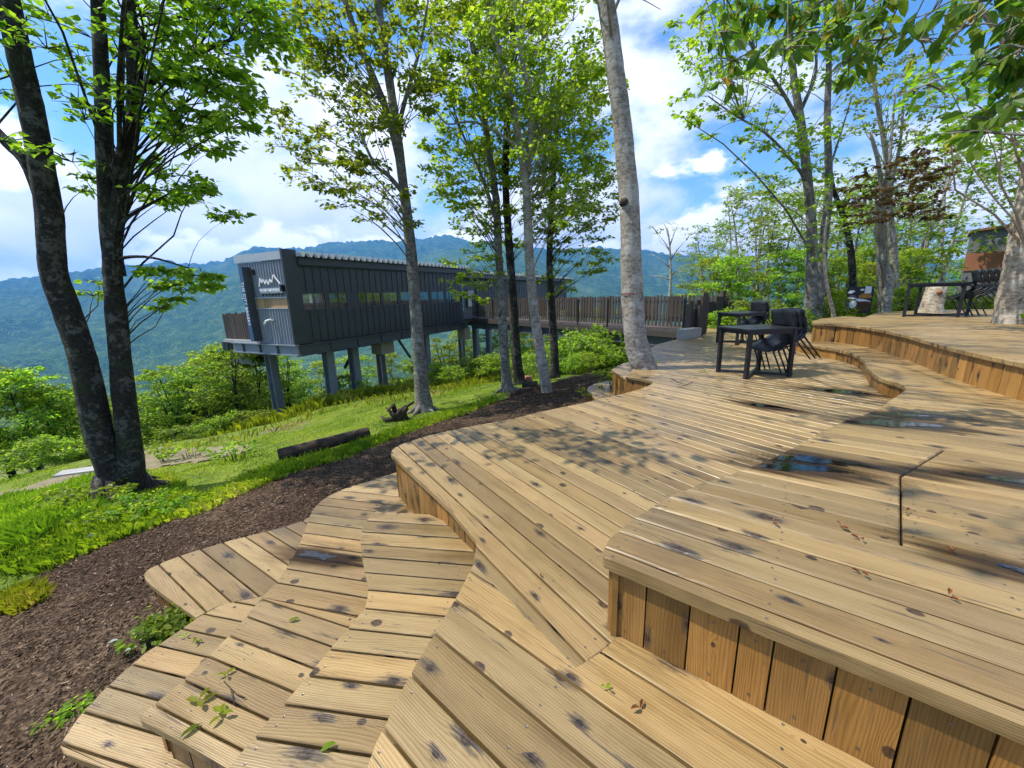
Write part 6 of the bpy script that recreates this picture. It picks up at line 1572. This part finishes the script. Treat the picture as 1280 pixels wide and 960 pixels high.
def leaf_thing(p, size, rot, mat, name, label, cat='leaf', group=None, k=1):
    mb = MB(); r_ = random.Random(int(p.x*991+p.y*77))
    for j in range(k):
        a0 = rot + j*2.3 + r_.uniform(-.3,.3); s_ = size*(.72 if k > 2 else 1)*r_.uniform(.75, 1.1); d = Vector((math.cos(a0), math.sin(a0), 0)); n_ = Vector((-d.y, d.x, 0)); o_ = p + Zv*(.006+.007*j)
        mb.add([o_, o_+d*s_*.35+n_*s_*.2+Zv*.012, o_+d*s_*.75+n_*s_*.14+Zv*.014, o_+d*s_+Zv*.006, o_+d*s_*.75-n_*s_*.14+Zv*.012, o_+d*s_*.35-n_*s_*.2+Zv*.010, o_+d*s_*.5+Zv*.004], [(0,6,1),(1,6,2),(2,6,3),(3,6,4),(4,6,5),(5,6,0)], smooth=False)
    me = mb.mesh(name); at_ = me.attributes.new('tint', 'FLOAT', 'FACE'); at_.data.foreach_set('value', np.full(len(me.polygons), .75, dtype=np.float32))
    for v in me.vertices: v.co -= p
    o = link(name, me, mat); o.location = p; tag(o, label, cat, group); return o
leaf_thing(GP(137,813)+Zv*.05, .07, .3, paleleaf, 'fallen_leaf', 'upper of the two pale leaves on the dark mulch'); leaf_thing(GP(158,823)+Zv*.05, .07, .6, paleleaf, 'fallen_leaf', 'lower of the two pale leaves on the dark mulch')
leaf_thing(PL(250,880,ZL2), .10, .8, green, 'leaf_sprig', 'green sprig lying across the gap at the corner of the middle low step', 'sprig', None, 4)
leaf_thing(PL(278,897,ZL2), .08, 2.0, green, 'leaf_sprig', 'yellow-green sprig right of the sprig at the step corner', 'sprig', None, 4)
leaf_thing(PL(252,905,ZL2), .095, -1.9, M['leaf_dark'], 'fallen_leaf', 'dark green leaf pointing down from the sprig at the step corner')
leaf_thing(PL(282,845,ZL2), .06, 1.0, green, 'leaf_sprig', 'small green sprig on the pale board of the middle low step', 'sprig', None, 3)
leaf_thing(PL(360,778,ZL2), .075, .5, M['leaf_mid'], 'fallen_leaf', 'lone green leaf halfway along the middle low step')
leaf_thing(PL(247,803,ZL3), .055, .2, M['leaf_mid'], 'leaf_sprig', 'small green sprig on the lowest step', 'sprig', None, 3); leaf_thing(PL(231,797,ZL3), .045, 1.2, green, 'leaf_sprig', 'tiny yellowish sprig beside the green one on the lowest step', 'sprig', None, 3)
leaf_thing(PL(400,941,ZL1), .06, .7, M['leaf_mid'], 'fallen_leaf', 'narrow green leaf stuck in a gap of the wavy step under the main deck')
leaf_thing(PL(757,863,0), .03, .7, green, 'leaf_sprig', 'tiny green sprout in the gap of the front boards', 'sprig', None, 3)
leaf_thing(PL(800,888,0), .04, .9, dry, 'fallen_leaf', 'small reddish leaf on the boards below the front riser', 'leaf', None, 2)
leaf_thing(PL(677,724,0), .025, 2, dry, 'fallen_leaf', 'tiny brown leaf in the middle of the front boards')
for px, py, lab in ((1050,660,'brown leaf on the raised deck below the long puddle'),(1075,676,'brown leaf close to the board seam of the raised deck'),(1132,642,'orange leaf lying on the seam of the raised deck'),(1192,692,'greenish brown leaf beside the dark wet strip'),(1076,719,'orange leaf in the middle of the front board rows'),(965,655,'small red leaf on the left part of the raised deck'),(1185,748,'reddish curled leaf near the right edge of the raised deck')):
    z = .3
    for _ in range(6): p = PL(px, py, z); z = ZST(p.x, p.y)
    p.z = z; leaf_thing(p, .030, px*.37, dry, 'fallen_leaf', lab, 'leaf', 'fallen leaves on the raised deck', 2)
mb = MB(); z = 0; q_ = [PL(a, b, .012) for a, b in ((838,472),(848,478),(858,481),(866,477))]; mb.tube(q_, .004, 5); mb.tube([q_[1], PL(856,474,.03), PL(864,470,.02)], .003, 5); mb.tube([q_[2], PL(846,484,.01)], .003, 5)
tag(mb.build('fallen_twig', M['log'], None, origin=q_[0]), 'forked dry twig lying on the main deck near the bare pale trunk', 'twig')
mb = MB(); q_ = [PL(a, b, ZL2+.012) for a, b in ((280,852),(288,860),(296,868),(306,872))]; mb.tube(q_, .0025, 5); mb.tube([q_[1], PL(293,882,ZL2+.01)], .002, 5)
tag(mb.build('fallen_twig', M['log'], None, origin=q_[0]), 'thin dry twig on the middle low step', 'twig')
leaf_thing(PL(880,466,0), .09, .3, M['leaf_mid'], 'leaf_sprig', 'flat green sprig on the main deck in front of the nearest table', 'sprig', None, 4)
# boulder-like moss line where the deck meets the mulch is left to the plants above
